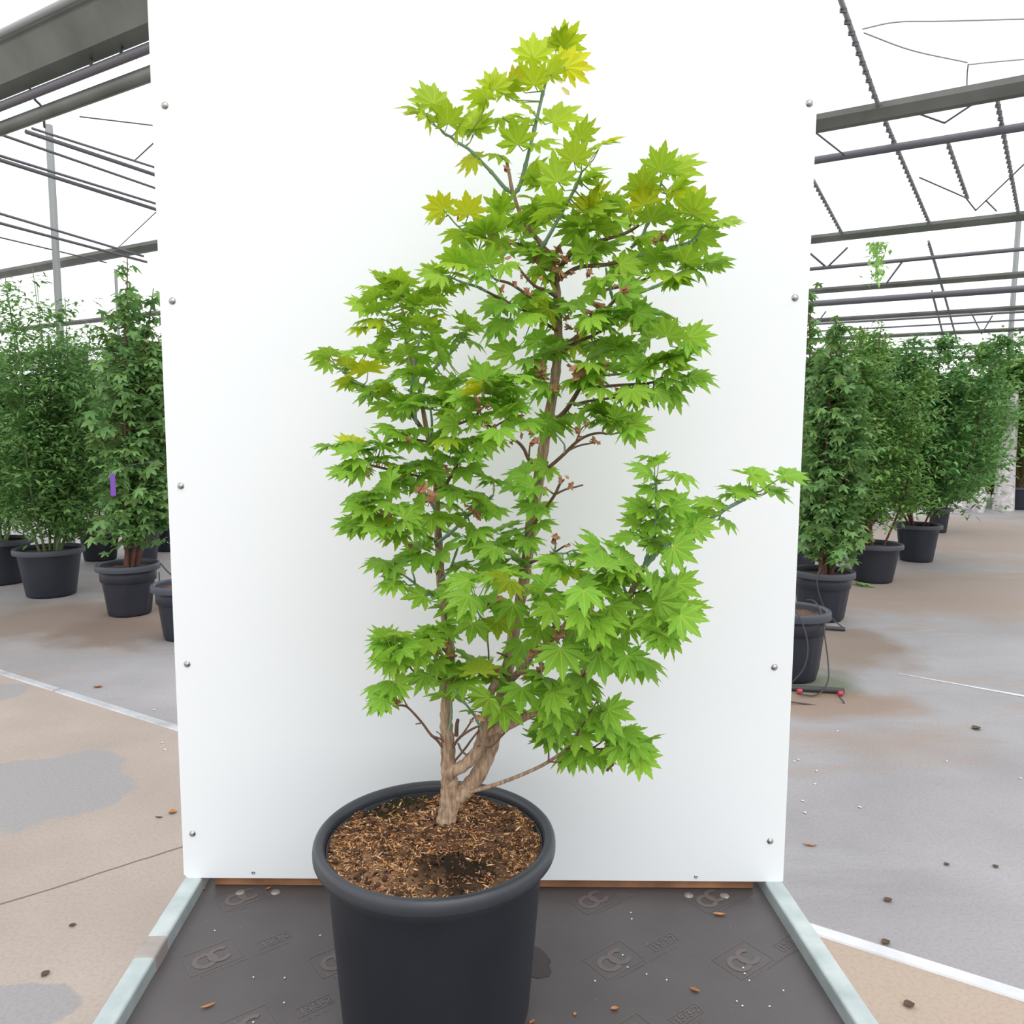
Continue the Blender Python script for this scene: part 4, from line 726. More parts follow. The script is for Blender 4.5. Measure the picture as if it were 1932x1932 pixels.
TILES = [
(940, 40, 6.44, """425,455,430,80,10;710,330,800,120,8;800,320,960,100,9;810,560,1140,310,10;435,775,430,470,9;640,650,740,400,5;660,1230,1000,940,9;440,1510,750,1340,6;235,1500,150,1215,11;1010,1440,1040,1205,8;915,1700,940,1430,10;1250,1500,1560,1410,4;1250,1500,1150,1600,5;720,1950,650,1590,11;400,1090,190,850,5;40,1180,300,1000,3;430,1200,200,1220,3;200,780,290,590,4;1010,1920,1270,1620,5;1010,1920,1260,1760,5;500,1900,300,1700,7"""),
(740, 120, 7.43, """585,570,390,170,9;480,700,70,490,3;480,720,260,720,4;480,740,500,860,3;780,850,800,590,11;1150,940,1220,490,7;1170,950,1420,570,8;1060,920,1500,910,3;960,830,930,1100,5;1190,1340,830,1300,9;1500,1280,1350,1120,6;1430,360,1450,0,10;1330,500,1030,390,3;1570,430,1700,200,5;1330,500,1350,400,4"""),
(780, 330, 6.9, """400,450,170,300,9;720,520,690,260,10;1130,480,1060,220,9;1640,530,1560,330,12;1840,400,1830,110,9;1620,330,1350,310,4;1100,720,860,590,7;860,745,640,650,7;640,760,490,770,4;910,840,710,840,4;1030,690,860,790,6;1170,650,1230,520,5;1300,620,1280,530,6;1490,980,1480,780,10;1130,830,950,1000,6;560,1120,400,960,9;590,1160,290,1170,4;800,1200,620,970,8;780,1070,760,900,5;910,1220,590,1200,6;960,1170,1030,910,8;1230,1020,1070,1120,4;1190,1170,1250,1330,10;1620,1180,1720,1300,10;1680,1030,1900,1080,7;1680,1030,1550,1080,5;380,1300,20,1240,6;380,1310,100,1380,7;480,1270,620,1230,6;950,1250,640,1380,5;600,1420,350,1500,5;1000,1380,1040,1490,6;1150,1670,760,1770,8;1200,1690,1070,1830,8;1240,1670,1270,1810,6;1500,1560,1340,1650,5;1530,1560,1780,1640,8;1760,1740,1460,1840,8;1590,1790,1410,1900,7;1760,1740,1960,1660,7;1690,1310,1760,1450,6"""),
(980, 250, 7.43, """1060,980,1080,720,7;980,1090,880,850,7;1000,1110,1370,880,6;1230,1100,1370,900,6;1320,1230,1690,1250,7;820,1320,730,1140,8;850,1340,1040,1450,7;820,1350,610,1400,6;1110,1375,1230,1260,8;960,1710,700,1500,10;950,1720,820,1900,9;40,1390,260,1250,6;410,1150,220,1080,5;470,1180,330,1100,4;170,630,190,370,7;300,740,150,610,5;460,980,600,740,9;1110,780,1110,560,3;1720,800,1650,520,12;1750,1020,1600,740,11;1520,1150,1490,950,5;1260,1250,1080,1300,5;1650,1480,1340,1620,5;1040,1600,1190,1520,6;1190,1670,1260,1520,6"""),
(1140, 250, 6.9, """725,500,740,180,10;890,510,1200,160,8;900,770,1390,610,7;890,760,980,540,5;1150,1060,1250,760,12;1190,1090,1440,1000,5;610,1090,640,870,9;1480,1150,1790,1010,4;1480,1190,1820,1115,2;860,1140,800,930,6;970,1270,1300,1090,6;900,1310,760,1250,7;1100,1380,1170,1210,7;1220,1390,1540,1370,9;480,1410,790,1150,7;990,1560,1340,1530,9;690,1680,700,1480,10;550,1760,450,1450,7;900,1620,1070,1590,4;1040,1690,1230,1670,6;1350,1710,1660,1640,4;1350,1700,1670,1570,2;1140,1750,1380,1760,5;610,1830,1000,1740,5;140,1770,560,1830,9;140,1760,-120,1740,4;900,1920,860,2110,9;910,1900,1070,1990,7"""),
(1100, 450, 6.9, """1170,480,1000,550,5;210,550,110,750,8;480,680,730,790,10;-70,790,130,880,8;350,930,450,1030,9;100,1010,170,1200,10;720,970,450,880,6;690,970,520,1030,6;690,970,1040,1070,9;900,970,1210,950,5;1090,1280,1180,1060,11;1370,1290,1690,1270,9;1380,1350,1660,1450,5;1140,1550,1450,1430,5;1160,1530,1390,1530,5;880,1310,680,1190,10;860,1210,970,1070,7;430,1410,350,1240,8;450,1410,780,1370,9;170,1410,70,1310,9;190,1410,450,1480,7;480,1480,720,1590,8;340,1140,500,1120,6;860,1590,840,1460,6;1030,1520,860,1450,5;780,1680,500,1700,10;340,1720,450,1590,8;780,1670,970,1720,8;930,1590,1100,1690,5;1130,1680,1330,1730,9;1185,1630,1560,1640,3;1390,1800,1810,1720,5;1390,1800,1660,1900,7;70,1760,190,1900,9;100,1660,200,1720,5"""),
(570, 490, 6.9, """1245,260,1130,100,5;1250,265,1320,100,9;1200,385,960,250,7;1200,385,1290,290,5;1390,350,1420,250,8;1050,240,990,190,4;930,350,720,330,3;1040,460,880,350,5;960,480,760,430,6;1290,450,1310,380,6;1330,470,1120,440,4;1190,570,1030,510,6;800,610,590,590,8;960,670,970,550,9;950,640,780,630,4;1480,580,1480,400,10;1640,480,1500,380,7;1640,470,1760,350,7;1640,420,1780,310,6;1700,580,1740,440,9;1750,540,1920,480,4;1830,410,1930,330,6;1610,660,1600,550,9;1490,600,1290,580,6;1300,680,1010,700,3;1150,720,1320,680,3;1380,660,1560,630,5;830,770,640,740,4;980,780,760,840,6;1100,790,1230,770,6;1410,880,1420,650,9;1410,880,1250,850,5;1520,820,1700,730,7;1700,740,1870,740,5;1650,940,1850,790,9;1690,640,1880,660,4;800,880,540,880,5;1080,880,890,890,7;1200,940,1060,900,5;1140,1030,930,970,7;1440,1000,1200,1010,6;1440,1020,1560,870,6;1520,1000,1660,930,4;370,1250,260,1120,9;300,1230,80,1190,4;530,1250,640,1080,9;960,1190,1050,1060,7;850,1230,800,1130,8;860,1160,740,1110,3;1010,1300,1090,1130,10;1350,1250,1290,1120,12;1180,1320,1140,1220,9;1450,1310,1270,1350,6;1760,1180,1750,990,11;1760,1200,1900,1180,8;1500,1290,1760,1220,5;1880,1250,1620,1330,7;360,1350,120,1340,7;570,1370,640,1230,9;570,1380,430,1280,6;860,1460,830,1310,12;690,1400,620,1360,6;640,1580,410,1610,6;620,1580,430,1530,6;640,1590,720,1680,6;1120,1600,1020,1490,10;1100,1600,830,1540,6;1380,1450,1120,1450,6;1550,1500,1560,1370,11;1100,1720,960,1620,8;1130,1620,1250,1610,6;1520,1600,1350,1630,8;1620,1530,1840,1470,6;960,1700,620,1790,6;960,1690,640,1700,4;850,1780,770,1850,5;1190,1800,1170,1690,8;1450,1800,1270,1730,6;1560,1800,1700,1720,6;1720,1800,1850,1750,6;1930,1800,1850,1850,6"""),
(780, 560, 6.9, """1210,340,980,520,9;1180,330,780,380,6;1200,330,740,510,4;1290,730,930,590,9;1480,260,1530,420,10;1640,560,1380,520,8;1850,620,1500,620,8;1850,620,1800,500,8;1720,720,1700,860,8;1800,720,1860,860,8;1540,800,1310,890,5;1540,790,1490,900,5;1500,800,1600,720,4;1600,1080,1420,900,9;1600,1080,1330,1010,5;600,420,780,310,7;550,520,600,450,6;700,540,920,550,3;650,1060,690,940,6;910,1080,970,830,10;930,1080,1150,880,6;600,1090,500,1020,6;540,1180,150,1150,9;530,1150,420,1050,9;900,1240,880,1100,13;1060,1130,1180,1020,7;1120,1150,1340,1060,8;1090,1230,1390,1150,7;1180,1040,1320,960,5;1750,1140,1470,1180,6;1360,1040,1560,1110,5;1300,1220,1480,1150,5;700,1290,420,1340,8;760,1400,680,1270,8;960,1400,1060,1290,8;1050,1280,1200,1230,6;560,1490,220,1510,8;540,1510,300,1600,6;760,1500,620,1400,9;1030,1440,1200,1400,7;1210,1530,1090,1450,8;1210,1510,1340,1300,7;1340,1400,1500,1380,5;1330,1440,1470,1470,5;870,1550,990,1600,8;860,1550,730,1600,7;570,1500,600,1590,8;560,1660,240,1670,9;740,1690,640,1640,7;1110,1730,1120,1900,11;1200,1600,1400,1590,9;1490,1640,1390,1750,9;1480,1640,1600,1530,6;1720,1640,1830,1400,9;1720,1640,1700,1790,11;1730,1640,1930,1600,8;150,1330,300,1290,7;300,1330,430,1320,6;60,1290,200,1240,6;100,1450,20,1400,6;400,1430,520,1400,6;900,1100,760,1010,6"""),
(1020, 560, 6.9, """430,110,400,240,10;430,110,560,170,8;430,110,660,70,5;180,150,280,40,8;660,270,730,420,10;660,270,480,320,7;790,290,900,370,6;900,170,980,230,7;430,570,600,650,8;430,570,690,530,5;760,640,700,570,7;780,740,620,720,5;640,860,760,960,6;440,1050,290,1030,7;570,1040,720,1150,9;600,1010,800,1020,5;500,1090,370,1210,8;780,1200,760,1320,10;1190,1200,1240,1450,11;1190,1200,1080,1430,8;1190,1190,1350,1380,6;1500,1200,1760,1400,9;1500,1210,1640,1170,5;1700,1230,1880,1520,9;1700,1220,1930,1230,3;1480,1210,1420,1330,6;1690,1060,1800,1170,6;1860,1010,1930,1110,6;580,1400,520,1300,8;600,1470,480,1430,8;200,1620,360,1540,6;200,1660,290,1720,5;810,1460,960,1390,9;810,1500,610,1540,7;810,1500,660,1430,5;830,1590,860,1510,5;430,1530,560,1600,4;990,1600,980,1720,9;990,1600,1130,1690,8;960,1590,1240,1500,9;1140,1570,1270,1610,4;940,1600,880,1680,6;1150,1690,1430,1750,10;1150,1690,1410,1640,6;1180,1700,1130,1760,5"""),
(580, 740, 6.9, """1290,130,1080,190,9;1290,130,1270,260,8;1290,130,1400,60,7;1080,190,790,230,7;1250,280,1060,350,5;1130,480,950,490,7;1130,480,1240,400,6;1430,480,1440,610,10;1290,590,1120,600,5;1340,650,1200,780,8;1470,650,1480,740,8;580,680,540,500,9;290,700,100,640,6;280,690,130,590,5;480,640,290,610,3;660,700,700,570,9;680,690,810,550,4;640,770,280,720,6;660,740,850,720,5;910,740,830,650,8;960,700,1010,520,6;960,690,1120,560,5;930,640,930,510,5;990,720,1150,680,6;780,920,800,830,8;880,880,960,790,7;1040,850,1110,770,6;680,880,500,910,4;510,1010,290,960,8;510,1020,300,1050,6;700,990,430,1080,7;690,1000,620,1120,8;690,1000,600,940,5;1100,1160,860,1010,10;1220,1190,960,1200,5;1200,1190,1090,1240,5;980,930,1130,860,6;1190,1010,1040,970,6;1240,1110,1060,1060,7;1410,1000,1390,780,12;1490,930,1640,790,7;1410,1000,1180,910,6;1580,1010,1820,900,9;1690,1070,1620,1190,10;1690,1070,1890,1060,7;1410,1170,1240,1170,7;1410,1170,1560,1170,8;1620,740,1480,790,7;1850,620,1700,650,8;720,1350,360,1380,6;760,1310,590,1290,4;760,1390,800,1210,9;850,1300,930,1210,6;1000,1260,770,1400,6;1050,1260,1120,1370,9;1190,1300,1230,1220,7;770,1480,610,1400,8;760,1490,520,1490,6;780,1480,950,1440,5;1080,1440,940,1470,7;1100,1540,1170,1330,7;1520,1460,1320,1380,10;1240,1620,1330,1450,10;1240,1630,1540,1520,8;1250,1660,1510,1610,9;1250,1660,1370,1710,7;780,1600,570,1620,6;780,1600,660,1700,6;1050,1660,830,1660,7;1040,1640,960,1760,9;650,1720,370,1690,7;640,1710,420,1780,6;720,1720,660,1790,7;730,1720,790,1830,8;900,1750,900,1880,9;930,1750,1040,1850,6;1180,1820,1040,1920,7;1620,1610,1640,1820,12;1850,1600,1820,1720,11;1480,1770,1290,1810,6"""),
(760, 780, 6.9, """500,290,380,260,8;590,320,590,440,10;850,330,940,450,9;870,330,800,470,8;680,390,700,510,8;1040,380,1170,550,9;800,540,960,510,7;780,540,700,560,5;900,510,1030,590,6;620,590,480,660,7;600,580,700,640,6;820,700,870,860,11;830,700,1010,760,7;1170,870,1070,690,6;1180,880,1000,800,5;1200,870,1390,850,4;1600,790,1420,670,10;1600,800,1300,820,7;1880,700,1640,720,9;1880,700,1720,830,8;1700,950,1380,980,9;1720,950,1600,1050,8;1500,930,1260,980,5;1650,880,1540,870,5;660,990,580,860,6;640,1000,640,1140,11;640,1000,890,960,7;950,1100,1070,980,9;950,1080,820,1090,6;1060,1170,1230,1150,8;1060,1190,1110,1370,9;1180,1260,1280,1360,8;560,1180,600,1260,8;760,1240,740,1150,6;800,1330,880,1250,6;840,1420,850,1580,8;980,1520,1060,1590,9;980,1520,1180,1530,4;600,1560,560,1480,6;1350,1480,1360,1370,9;1430,1590,1280,1510,8;1430,1580,1560,1500,7;1740,1190,1600,1380,9;1740,1190,1480,1310,6;1760,1200,1900,1270,6;970,1690,780,1770,8;960,1690,1110,1640,8;1200,1740,990,1830,8;1200,1750,1080,1880,7;1390,1740,1380,1620,10;1210,1730,1230,1620,8;1600,1650,1630,1800,8;1610,1650,1750,1700,7;1400,1850,1530,1800,8;240,1760,200,1620,9;240,1760,80,1740,6;1760,1430,1910,1480,6"""),
(670, 960, 6.9, """860,520,810,370,10;850,590,800,760,12;1130,550,1230,640,13;370,690,150,730,5;370,690,320,610,6;450,700,590,530,5;490,790,340,740,5;500,740,680,800,8;520,940,290,860,9;520,940,380,1010,6;520,940,610,930,6;900,1130,640,1110,7;890,1130,740,1050,5;1110,1160,950,1180,6;1380,760,1240,680,8;1400,750,1490,690,6;580,300,400,390,7;850,280,660,280,6;1900,700,1520,660,6;1880,720,1530,740,5;1480,930,1090,890,6;1490,940,1450,850,9;1750,880,1880,800,7;1240,1060,940,1040,7;1390,1080,1210,1020,7;1480,1130,1400,1300,12;1290,1280,1100,1290,6;1450,1320,1260,1310,4;1540,1480,1480,1740,12;1850,1450,1850,1720,12;410,1720,140,1700,8;400,1700,220,1610,6;420,1700,320,1550,6;480,1700,560,1600,7;520,1640,660,1580,3;430,1730,310,1790,6;450,1870,290,1830,8;770,1690,600,1750,6;950,1650,730,1620,9;950,1650,850,1520,8;960,1630,1100,1520,8;1110,1520,1180,1420,5;1170,1610,1320,1510,9;1170,1610,1290,1640,7;1000,1740,800,1830,9;990,1740,880,1860,7;1050,1730,1160,1690,6;620,1820,770,1830,6;620,1820,550,1850,7"""),
(840, 1020, 6.9, """780,305,430,270,7;870,240,940,170,7;960,430,900,290,8;1110,490,1080,400,8;700,320,400,430,5;830,510,700,700,11;1500,290,1120,250,6;1530,340,1530,230,6;1530,370,1540,500,12;1310,620,1180,450,11;1410,680,1570,610,7;890,820,850,1010,11;1340,720,1250,930,9;1800,640,1790,870,12;1740,910,1560,1100,11;1380,880,1280,1060,10;1230,1100,1150,1320,12;1360,860,1480,900,8;1860,950,1750,1130,9;1680,1160,1760,1440,9;980,1370,930,1640,9;1500,1400,1510,1720,14;440,1720,430,1500,11;330,1560,270,1440,5;150,1780,130,1620,11;560,1700,720,1590,5;160,1780,200,1920,8;690,1780,430,1890,9;1260,1790,1230,1670,7;1260,1790,1370,1750,5;1800,1750,1830,1930,7;700,450,520,400,7;1700,420,1900,300,6;1050,640,930,700,6;620,760,700,880,6"""),
(1080, 1020, 6.9, """350,90,130,90,9;330,30,310,-60,5;400,340,430,70,13;600,150,760,60,9;620,250,900,170,9;600,300,760,280,6;640,330,760,380,6;620,330,620,420,6;1070,20,800,50,7;1310,80,1530,250,10;180,220,60,250,5;200,170,390,160,5;420,540,280,450,7;420,540,540,460,7;430,550,610,620,8;630,510,900,480,5;860,470,960,620,7;1300,480,1100,430,4;1030,630,1330,540,9;1360,560,1600,700,10;490,840,700,1050,12;800,760,930,960,10;1110,790,1430,800,12;640,1060,680,1240,9;780,1020,860,1130,8;1040,970,1060,1270,12;1190,1180,1350,1330,8;1170,1200,1190,1390,7;1450,870,1660,920,5;1400,970,1620,1220,11;1200,900,1300,1040,5;200,960,100,1140,9;280,1110,240,1350,11;320,1050,520,1110,7;500,1310,650,1470,7;340,1460,390,1790,13;590,1610,700,1850,9;720,1490,960,1700,9;890,1560,1060,1640,5;130,1790,200,1930,7;60,620,250,640,8;100,1380,260,1300,6"""),
(1130, 830, 4.712, """440,290,250,160,6;440,290,380,290,7;530,210,540,110,8;470,150,400,120,2;690,300,940,320,4;690,300,590,210,4;480,410,350,390,5;490,460,320,450,6;530,465,690,480,5;430,610,160,575,6;430,600,360,650,6;400,590,300,530,4;480,600,430,550,5;370,740,150,700,6;500,700,370,680,4;640,590,880,540,8;640,590,720,650,6;1000,590,1020,450,11;540,740,680,690,9;510,740,330,820,6;740,770,1000,620,9;880,650,1030,640,8;850,770,1060,770,8;1220,440,1100,350,4;1230,450,1420,380,4;1220,480,1450,450,5;1210,480,1090,430,5;1350,310,1280,255,5;1350,310,1590,250,7;1630,320,1880,290,6;1640,320,1860,350,5;1530,450,1670,400,5;1530,455,1720,530,4;1100,700,1290,770,4;550,840,670,820,6;490,900,330,900,8;490,900,420,840,5;490,890,640,920,6;760,790,720,920,9;300,860,70,910,4"""),
(900, 1230, 5.222, """440,350,420,520,13;260,545,280,700,12;100,440,10,570,9;745,390,900,500,12;740,360,620,400,7;640,250,600,190,5;640,250,720,230,4;1040,300,1110,380,7;980,430,1090,600,8;790,570,790,730,10;700,500,600,620,9;720,680,740,840,9;700,650,620,750,7;800,700,830,830,8;1020,600,1070,800,9;670,880,560,790,5;710,880,680,850,5;760,860,860,820,5;1000,830,1100,860,6;980,830,940,820,4;1200,490,1310,490,5;1290,570,1500,590,9;1290,570,1440,490,5;1240,620,1180,560,8;1130,600,1230,680,5;1230,720,1340,790,5;1330,750,1420,790,4;1330,850,1480,850,7;1340,840,1440,940,5;1430,800,1560,850,6;1640,890,1600,830,6;1650,890,1750,950,9;1540,900,1700,1020,8;1600,1020,1690,1180,10;1400,930,1420,1100,11;1200,980,1240,1130,8;950,980,1060,1050,7;1050,970,1150,1040,4;930,990,870,1030,4"""),
(680, 1160, 6.9, """370,540,150,520,9;370,540,220,620,6;480,600,330,650,8;480,600,590,600,6;490,610,430,700,6;760,510,740,700,10;740,530,620,590,6;1000,600,990,790,8;1050,620,1110,570,6;1260,780,1250,640,12;1170,830,910,900,8;1260,810,1300,970,8;840,780,760,940,10;480,900,700,930,10;470,900,540,820,6;430,900,300,940,6;280,930,110,950,3;400,980,300,1040,7;310,1090,150,1250,9;310,1090,110,1180,5;330,1080,400,1140,5;1140,1040,1120,1220,13;1680,1080,1450,1250,11;1500,1260,1400,1300,5"""),
]
LV = []
for ti, (ox, oy, sc, txt) in enumerate(TILES):
    for e in txt.split(';'):
        a = [float(q) for q in e.split(',')]; LV.append((ox+a[0]/sc, oy+a[1]/sc, ox+a[2]/sc, oy+a[3]/sc, a[4], ti))
def tint_for(x, y, k, rnd):
    """leaf tint: own yellowing towards the top, plus backlit glow put into the colour"""
    t = min(1, max(0, (560-y)/420)) if x > 880 else min(1, max(0, (800-y)/500))*.65
    yl = t*.95+rnd.uniform(-.12, .15)
    c = np.array([.80, .94, .9])*(1-yl)+np.array([1.42, 1.13, .35])*yl  # upper end also carries the painted glow of backlit leaves
    if rnd.random() < .05: c = c*np.array([1.35, 1.0, .6])
    return c*rnd.uniform(.86, 1.12)
YEL = [(1125, 362), (1200, 368), (884, 385), (850, 690), (658, 822), (690, 695), (905, 725), (1302, 345)]
recs = []; PETS = []
SMIN = [48, 46, 48, 50, 50, 49, 36, 44, 47, 42, 44, 46, 56, 56, 42, 50, 42]
_r = random.Random(3); EX = []
for (bx, by, tx, ty, k, ti) in LV:
    if ti in (2, 3, 4, 5, 7, 8, 12, 13) and k >= 5 and _r.random() < .33 and not (bx > 1280 or by < 330):
        a = _r.uniform(-1.1, 1.1); ux, uy = tx-bx, ty-by; ex_, ey_ = ux*math.cos(a)-uy*math.sin(a), ux*math.sin(a)+uy*math.cos(a); jx, jy = bx+_r.uniform(-16, 16), by+_r.uniform(-8, 16)
        EX.append((jx, jy, jx+ex_*.85, jy+ey_*.85, min(k, 9), ti))
LV += EX
rnd = random.Random(11)
for (bx, by, tx, ty, k, ti) in LV:
    d2 = (SA[:, 0]-bx)**2+(SA[:, 1]-by)**2+np.where(SR > 5.5, 2600, 0); j = int(np.argmin(d2)); dist = math.hypot(SA[j, 0]-bx, SA[j, 1]-by)
    Yb = SAMP[j][2]; big = k >= 10
    Y = Yb+rnd.uniform(-.035, .025)-(.03 if big else 0)-max(0, dist-40)*.0006
    P_ = atY(bx, by, Y); mp = pxm(P_); L = math.hypot(tx-bx, ty-by); Wd = k*7.5
    Sp = max(L*1.0, rnd.uniform(SMIN[ti], SMIN[ti]+9), Wd/1.42 if k > 10.5 else 0); Wd = 1.42*Sp*min(1., k/10); S_m = Sp*mp
    dx, dy = (tx-bx)/Sp, (by-ty)/Sp; dep = math.sqrt(max(0, 1-dx*dx-dy*dy))*(1 if (ty < by-6 and by > 800) else (-1 if rnd.random() < .8 else 1))
    a = (RT*dx+UP*dy+FW*dep).normalized()
    s0 = a.cross(FW); s0 = s0.normalized() if s0.length > 1e-3 else RT.copy(); n0 = s0.cross(a)
    cph = min(1., Wd/(1.42*Sp)); ph = math.acos(cph); best = None
    for sg in (-1, 1):
        s = s0*math.cos(ph)+n0*math.sin(ph)*sg; n = s.cross(a)
        if n.z < 0: s, n = -s, -n
        if best is None or n.z > best[1].z: best = (s, n)
    s, n = best
    MX = Matrix(((s.x*S_m, a.x*S_m, n.x*S_m, P_.x), (s.y*S_m, a.y*S_m, n.y*S_m, P_.y), (s.z*S_m, a.z*S_m, n.z*S_m, P_.z), (0, 0, 0, 1)))
    c = tint_for((bx+tx)/2, (by+ty)/2, k, rnd)
    for (yx, yy) in YEL:
        if math.hypot((bx+tx)/2-yx, (by+ty)/2-yy) < 16: c = np.array([1.65, 1.12, .35])
    var = rnd.choice((0, 0, 5, 4)) if (k >= 8 and ty < by-6 and by > 800) else rnd.choice((0, 0, 5, 2, 1)) if k >= 8 else rnd.choice((1, 3, 3, 2, 4))
    recs.append((L*Wd, MX, c, var))
    Q = atY(SA[j, 0], SA[j, 1], Yb); PETS.append((P_, Q, dist, a))
order = sorted(range(len(recs)), key=lambda i: -recs[i][0]); NP = 300
for i in order[:NP]:
    _, MX, c, var = recs[i]; o = newobj('leaf', LM[var], tree); o.matrix_local = Matrix.Translation(-PC) @ MX; o.color = (c[0], c[1], c[2], 1)
for var in range(len(TPL)):
    ii = [i for i in order[NP:] if recs[i][3] == var]
    if not ii: continue
    V, Fc, ve, ed = TPL[var]
    o = cloud('small_leaves', V, Fc, [[list(recs[i][1][r]) for r in range(3)] for i in ii], [recs[i][2] for i in ii], M['leaf_joined'], tree, {'vein': ve, 'edge': ed}); o['kind'] = 'stuff'
mb = MB()
for P_, Q, dist, a in PETS:
    if dist > 95:
        v = (Q-P_); Q = P_+v*(80/dist)
    if (Q-P_).length < .003: continue
    m1 = P_.lerp(Q, .4)+Vector((0, 0, -.004))-a*.004
    mb.tube([P_+a*.001, m1, P_.lerp(Q, .75)+Vector((0, 0, -.003)), Q], [.00075, .0008, .0010, .0014], 4, cap=False)
o = place(mb.build('petioles', M['petiole']), tree); o['kind'] = 'stuff'
# dried bud scales and shrivelled leaf remains
BRN = [(955, 318, 9), (880, 405, 7), (865, 410, 6), (932, 445, 6), (965, 458, 7), (948, 470, 6), (958, 488, 8), (1030, 478, 12), (1055, 470, 12), (1048, 492, 14), (1066, 490, 12), (1075, 478, 10), (1012, 490, 10), (1030, 505, 10), (1050, 512, 14), (1062, 520, 12), (1040, 528, 10), (1080, 515, 8), (948, 545, 10), (972, 535, 8), (995, 548, 10), (1000, 556, 8), (985, 522, 6), (1020, 525, 6), (1112, 515, 12), (1118, 530, 10), (1105, 535, 8), (1172, 518, 9), (1160, 540, 8), (1178, 548, 13), (1238, 455, 11), (1250, 448, 14), (1195, 448, 8), (1190, 425, 6), (1130, 578, 18), (1115, 590, 12), (1108, 592, 8), (1070, 600, 10), (1072, 618, 10), (1090, 622, 9), (1095, 632, 8), (1018, 692, 15), (1022, 706, 14), (1030, 715, 10), (1085, 695, 14), (1090, 710, 14), (1075, 692, 8), (1100, 702, 10), (1145, 683, 11), (1140, 695, 9), (1045, 735, 12), (1056, 733, 10), (1136, 718, 8), (1142, 730, 8), (1160, 745, 10), (1168, 738, 13), (1172, 750, 8), (1110, 745, 8), (902, 755, 10), (905, 772, 10), (922, 765, 8), (918, 800, 8), (932, 805, 9), (985, 785, 8), (1003, 815, 10), (1010, 832, 13), (1005, 838, 10), (985, 822, 9), (1090, 812, 10), (1106, 800, 8), (1094, 826, 7), (1122, 830, 9), (1130, 836, 6), (1115, 834, 6), (965, 835, 6), (1058, 905, 9), (1070, 900, 6), (1078, 917, 11), (1028, 922, 5), (1048, 1015, 10), (1045, 1025, 7), (1072, 1030, 8), (1040, 1043, 5), (790, 925, 10), (800, 922, 12), (812, 930, 10), (815, 940, 14), (722, 968, 8), (735, 973, 9), (748, 1000, 7), (700, 882, 8), (714, 876, 7), (695, 895, 9), (770, 830, 10), (785, 838, 10), (806, 812, 8), (852, 853, 6), (840, 868, 6), (880, 955, 7), (890, 963, 9), (903, 972, 12), (868, 992, 8), (832, 920, 7), (845, 887, 8), (840, 880, 6), (775, 1030, 8), (812, 1075, 8), (825, 1080, 9), (848, 1230, 14), (838, 1215, 8), (855, 1238, 10), (825, 1235, 6), (815, 1232, 6), (935, 1265, 10), (925, 1270, 10), (748, 1330, 10), (752, 1325, 8), (905, 1355, 9), (1050, 1180, 12), (1055, 1200, 14), (1040, 1215, 12), (1015, 1225, 14), (1005, 1232, 10), (1070, 1195, 8), (1108, 1150, 9), (1115, 1142, 10), (1070, 1160, 8), (960, 1180, 8), (995, 1158, 7), (920, 1140, 8), (940, 1130, 10), (1155, 1445, 9), (1148, 1450, 9), (1145, 1412, 6), (1128, 1398, 6), (992, 1280, 8), (990, 1270, 8), (757, 1082, 6), (1025, 1258, 12), (1018, 1265, 10), (1105, 1250, 6), (1078, 1228, 6), (890, 1360, 6), (838, 1270, 8), (845, 1288, 8)]
bs = MB()
for (x, y, r) in BRN:
    d2 = (SA[:, 0]-x)**2+(SA[:, 1]-y)**2; j = int(np.argmin(d2)); C = atY(x, y, SAMP[j][2]-.030); mp = pxm(C)
    for q in range(3 if r < 10 else 5):
        ln = r*mp*rnd.uniform(1.0, 2.0); d = Vector((rnd.uniform(-1, 1), rnd.uniform(-.7, .5), rnd.uniform(-1, 1))).normalized(); sd_ = d.orthogonal().normalized()*ln*rnd.uniform(.2, .34); nn = d.cross(sd_).normalized()
        o_ = C-d*ln*.5; vs = []
        for t, wv in ((0, .3), (.3, 1), (.65, .9), (1, .05)):
            m_ = o_+d*ln*t+nn*ln*.35*t*t; vs += [m_-sd_*wv, m_+nn*ln*.06*wv, m_+sd_*wv]
        bs.add(vs, [(3*i+k, 3*i+k+1, 3*i+k+4, 3*i+k+3) for i in range(3) for k in range(2)], True)
o = place(bs.build('dried_bud_scales', M['dry']), tree); o['kind'] = 'stuff'
# a few winged seeds and flower heads near the top
ks = MB()
for (x, y, ax, ay) in [(838, 410, -16, 14), (1060, 165, 14, 14), (1248, 335, 8, -8), (1338, 418, 12, 4), (1052, 152, 10, 4), (858, 242, 10, 6)]:
    C = atY(x, y, Y0-.02); mp = pxm(C); d = (RT*ax-UP*ay).normalized(); h = math.hypot(ax, ay)*mp; s_ = d.cross(FW).normalized()
    vs = []
    for t, wv in ((0, .12), (.3, .18), (.7, .26), (1, .05)): m_ = C+d*h*t; vs += [m_-s_*h*wv, m_+FW*h*.08, m_+s_*h*wv]
    ks.add(vs, [(3*i+k, 3*i+k+1, 3*i+k+4, 3*i+k+3) for i in range(3) for k in range(2)], True)
o = place(ks.build('winged_seeds', M['keys']), tree); o['kind'] = 'stuff'

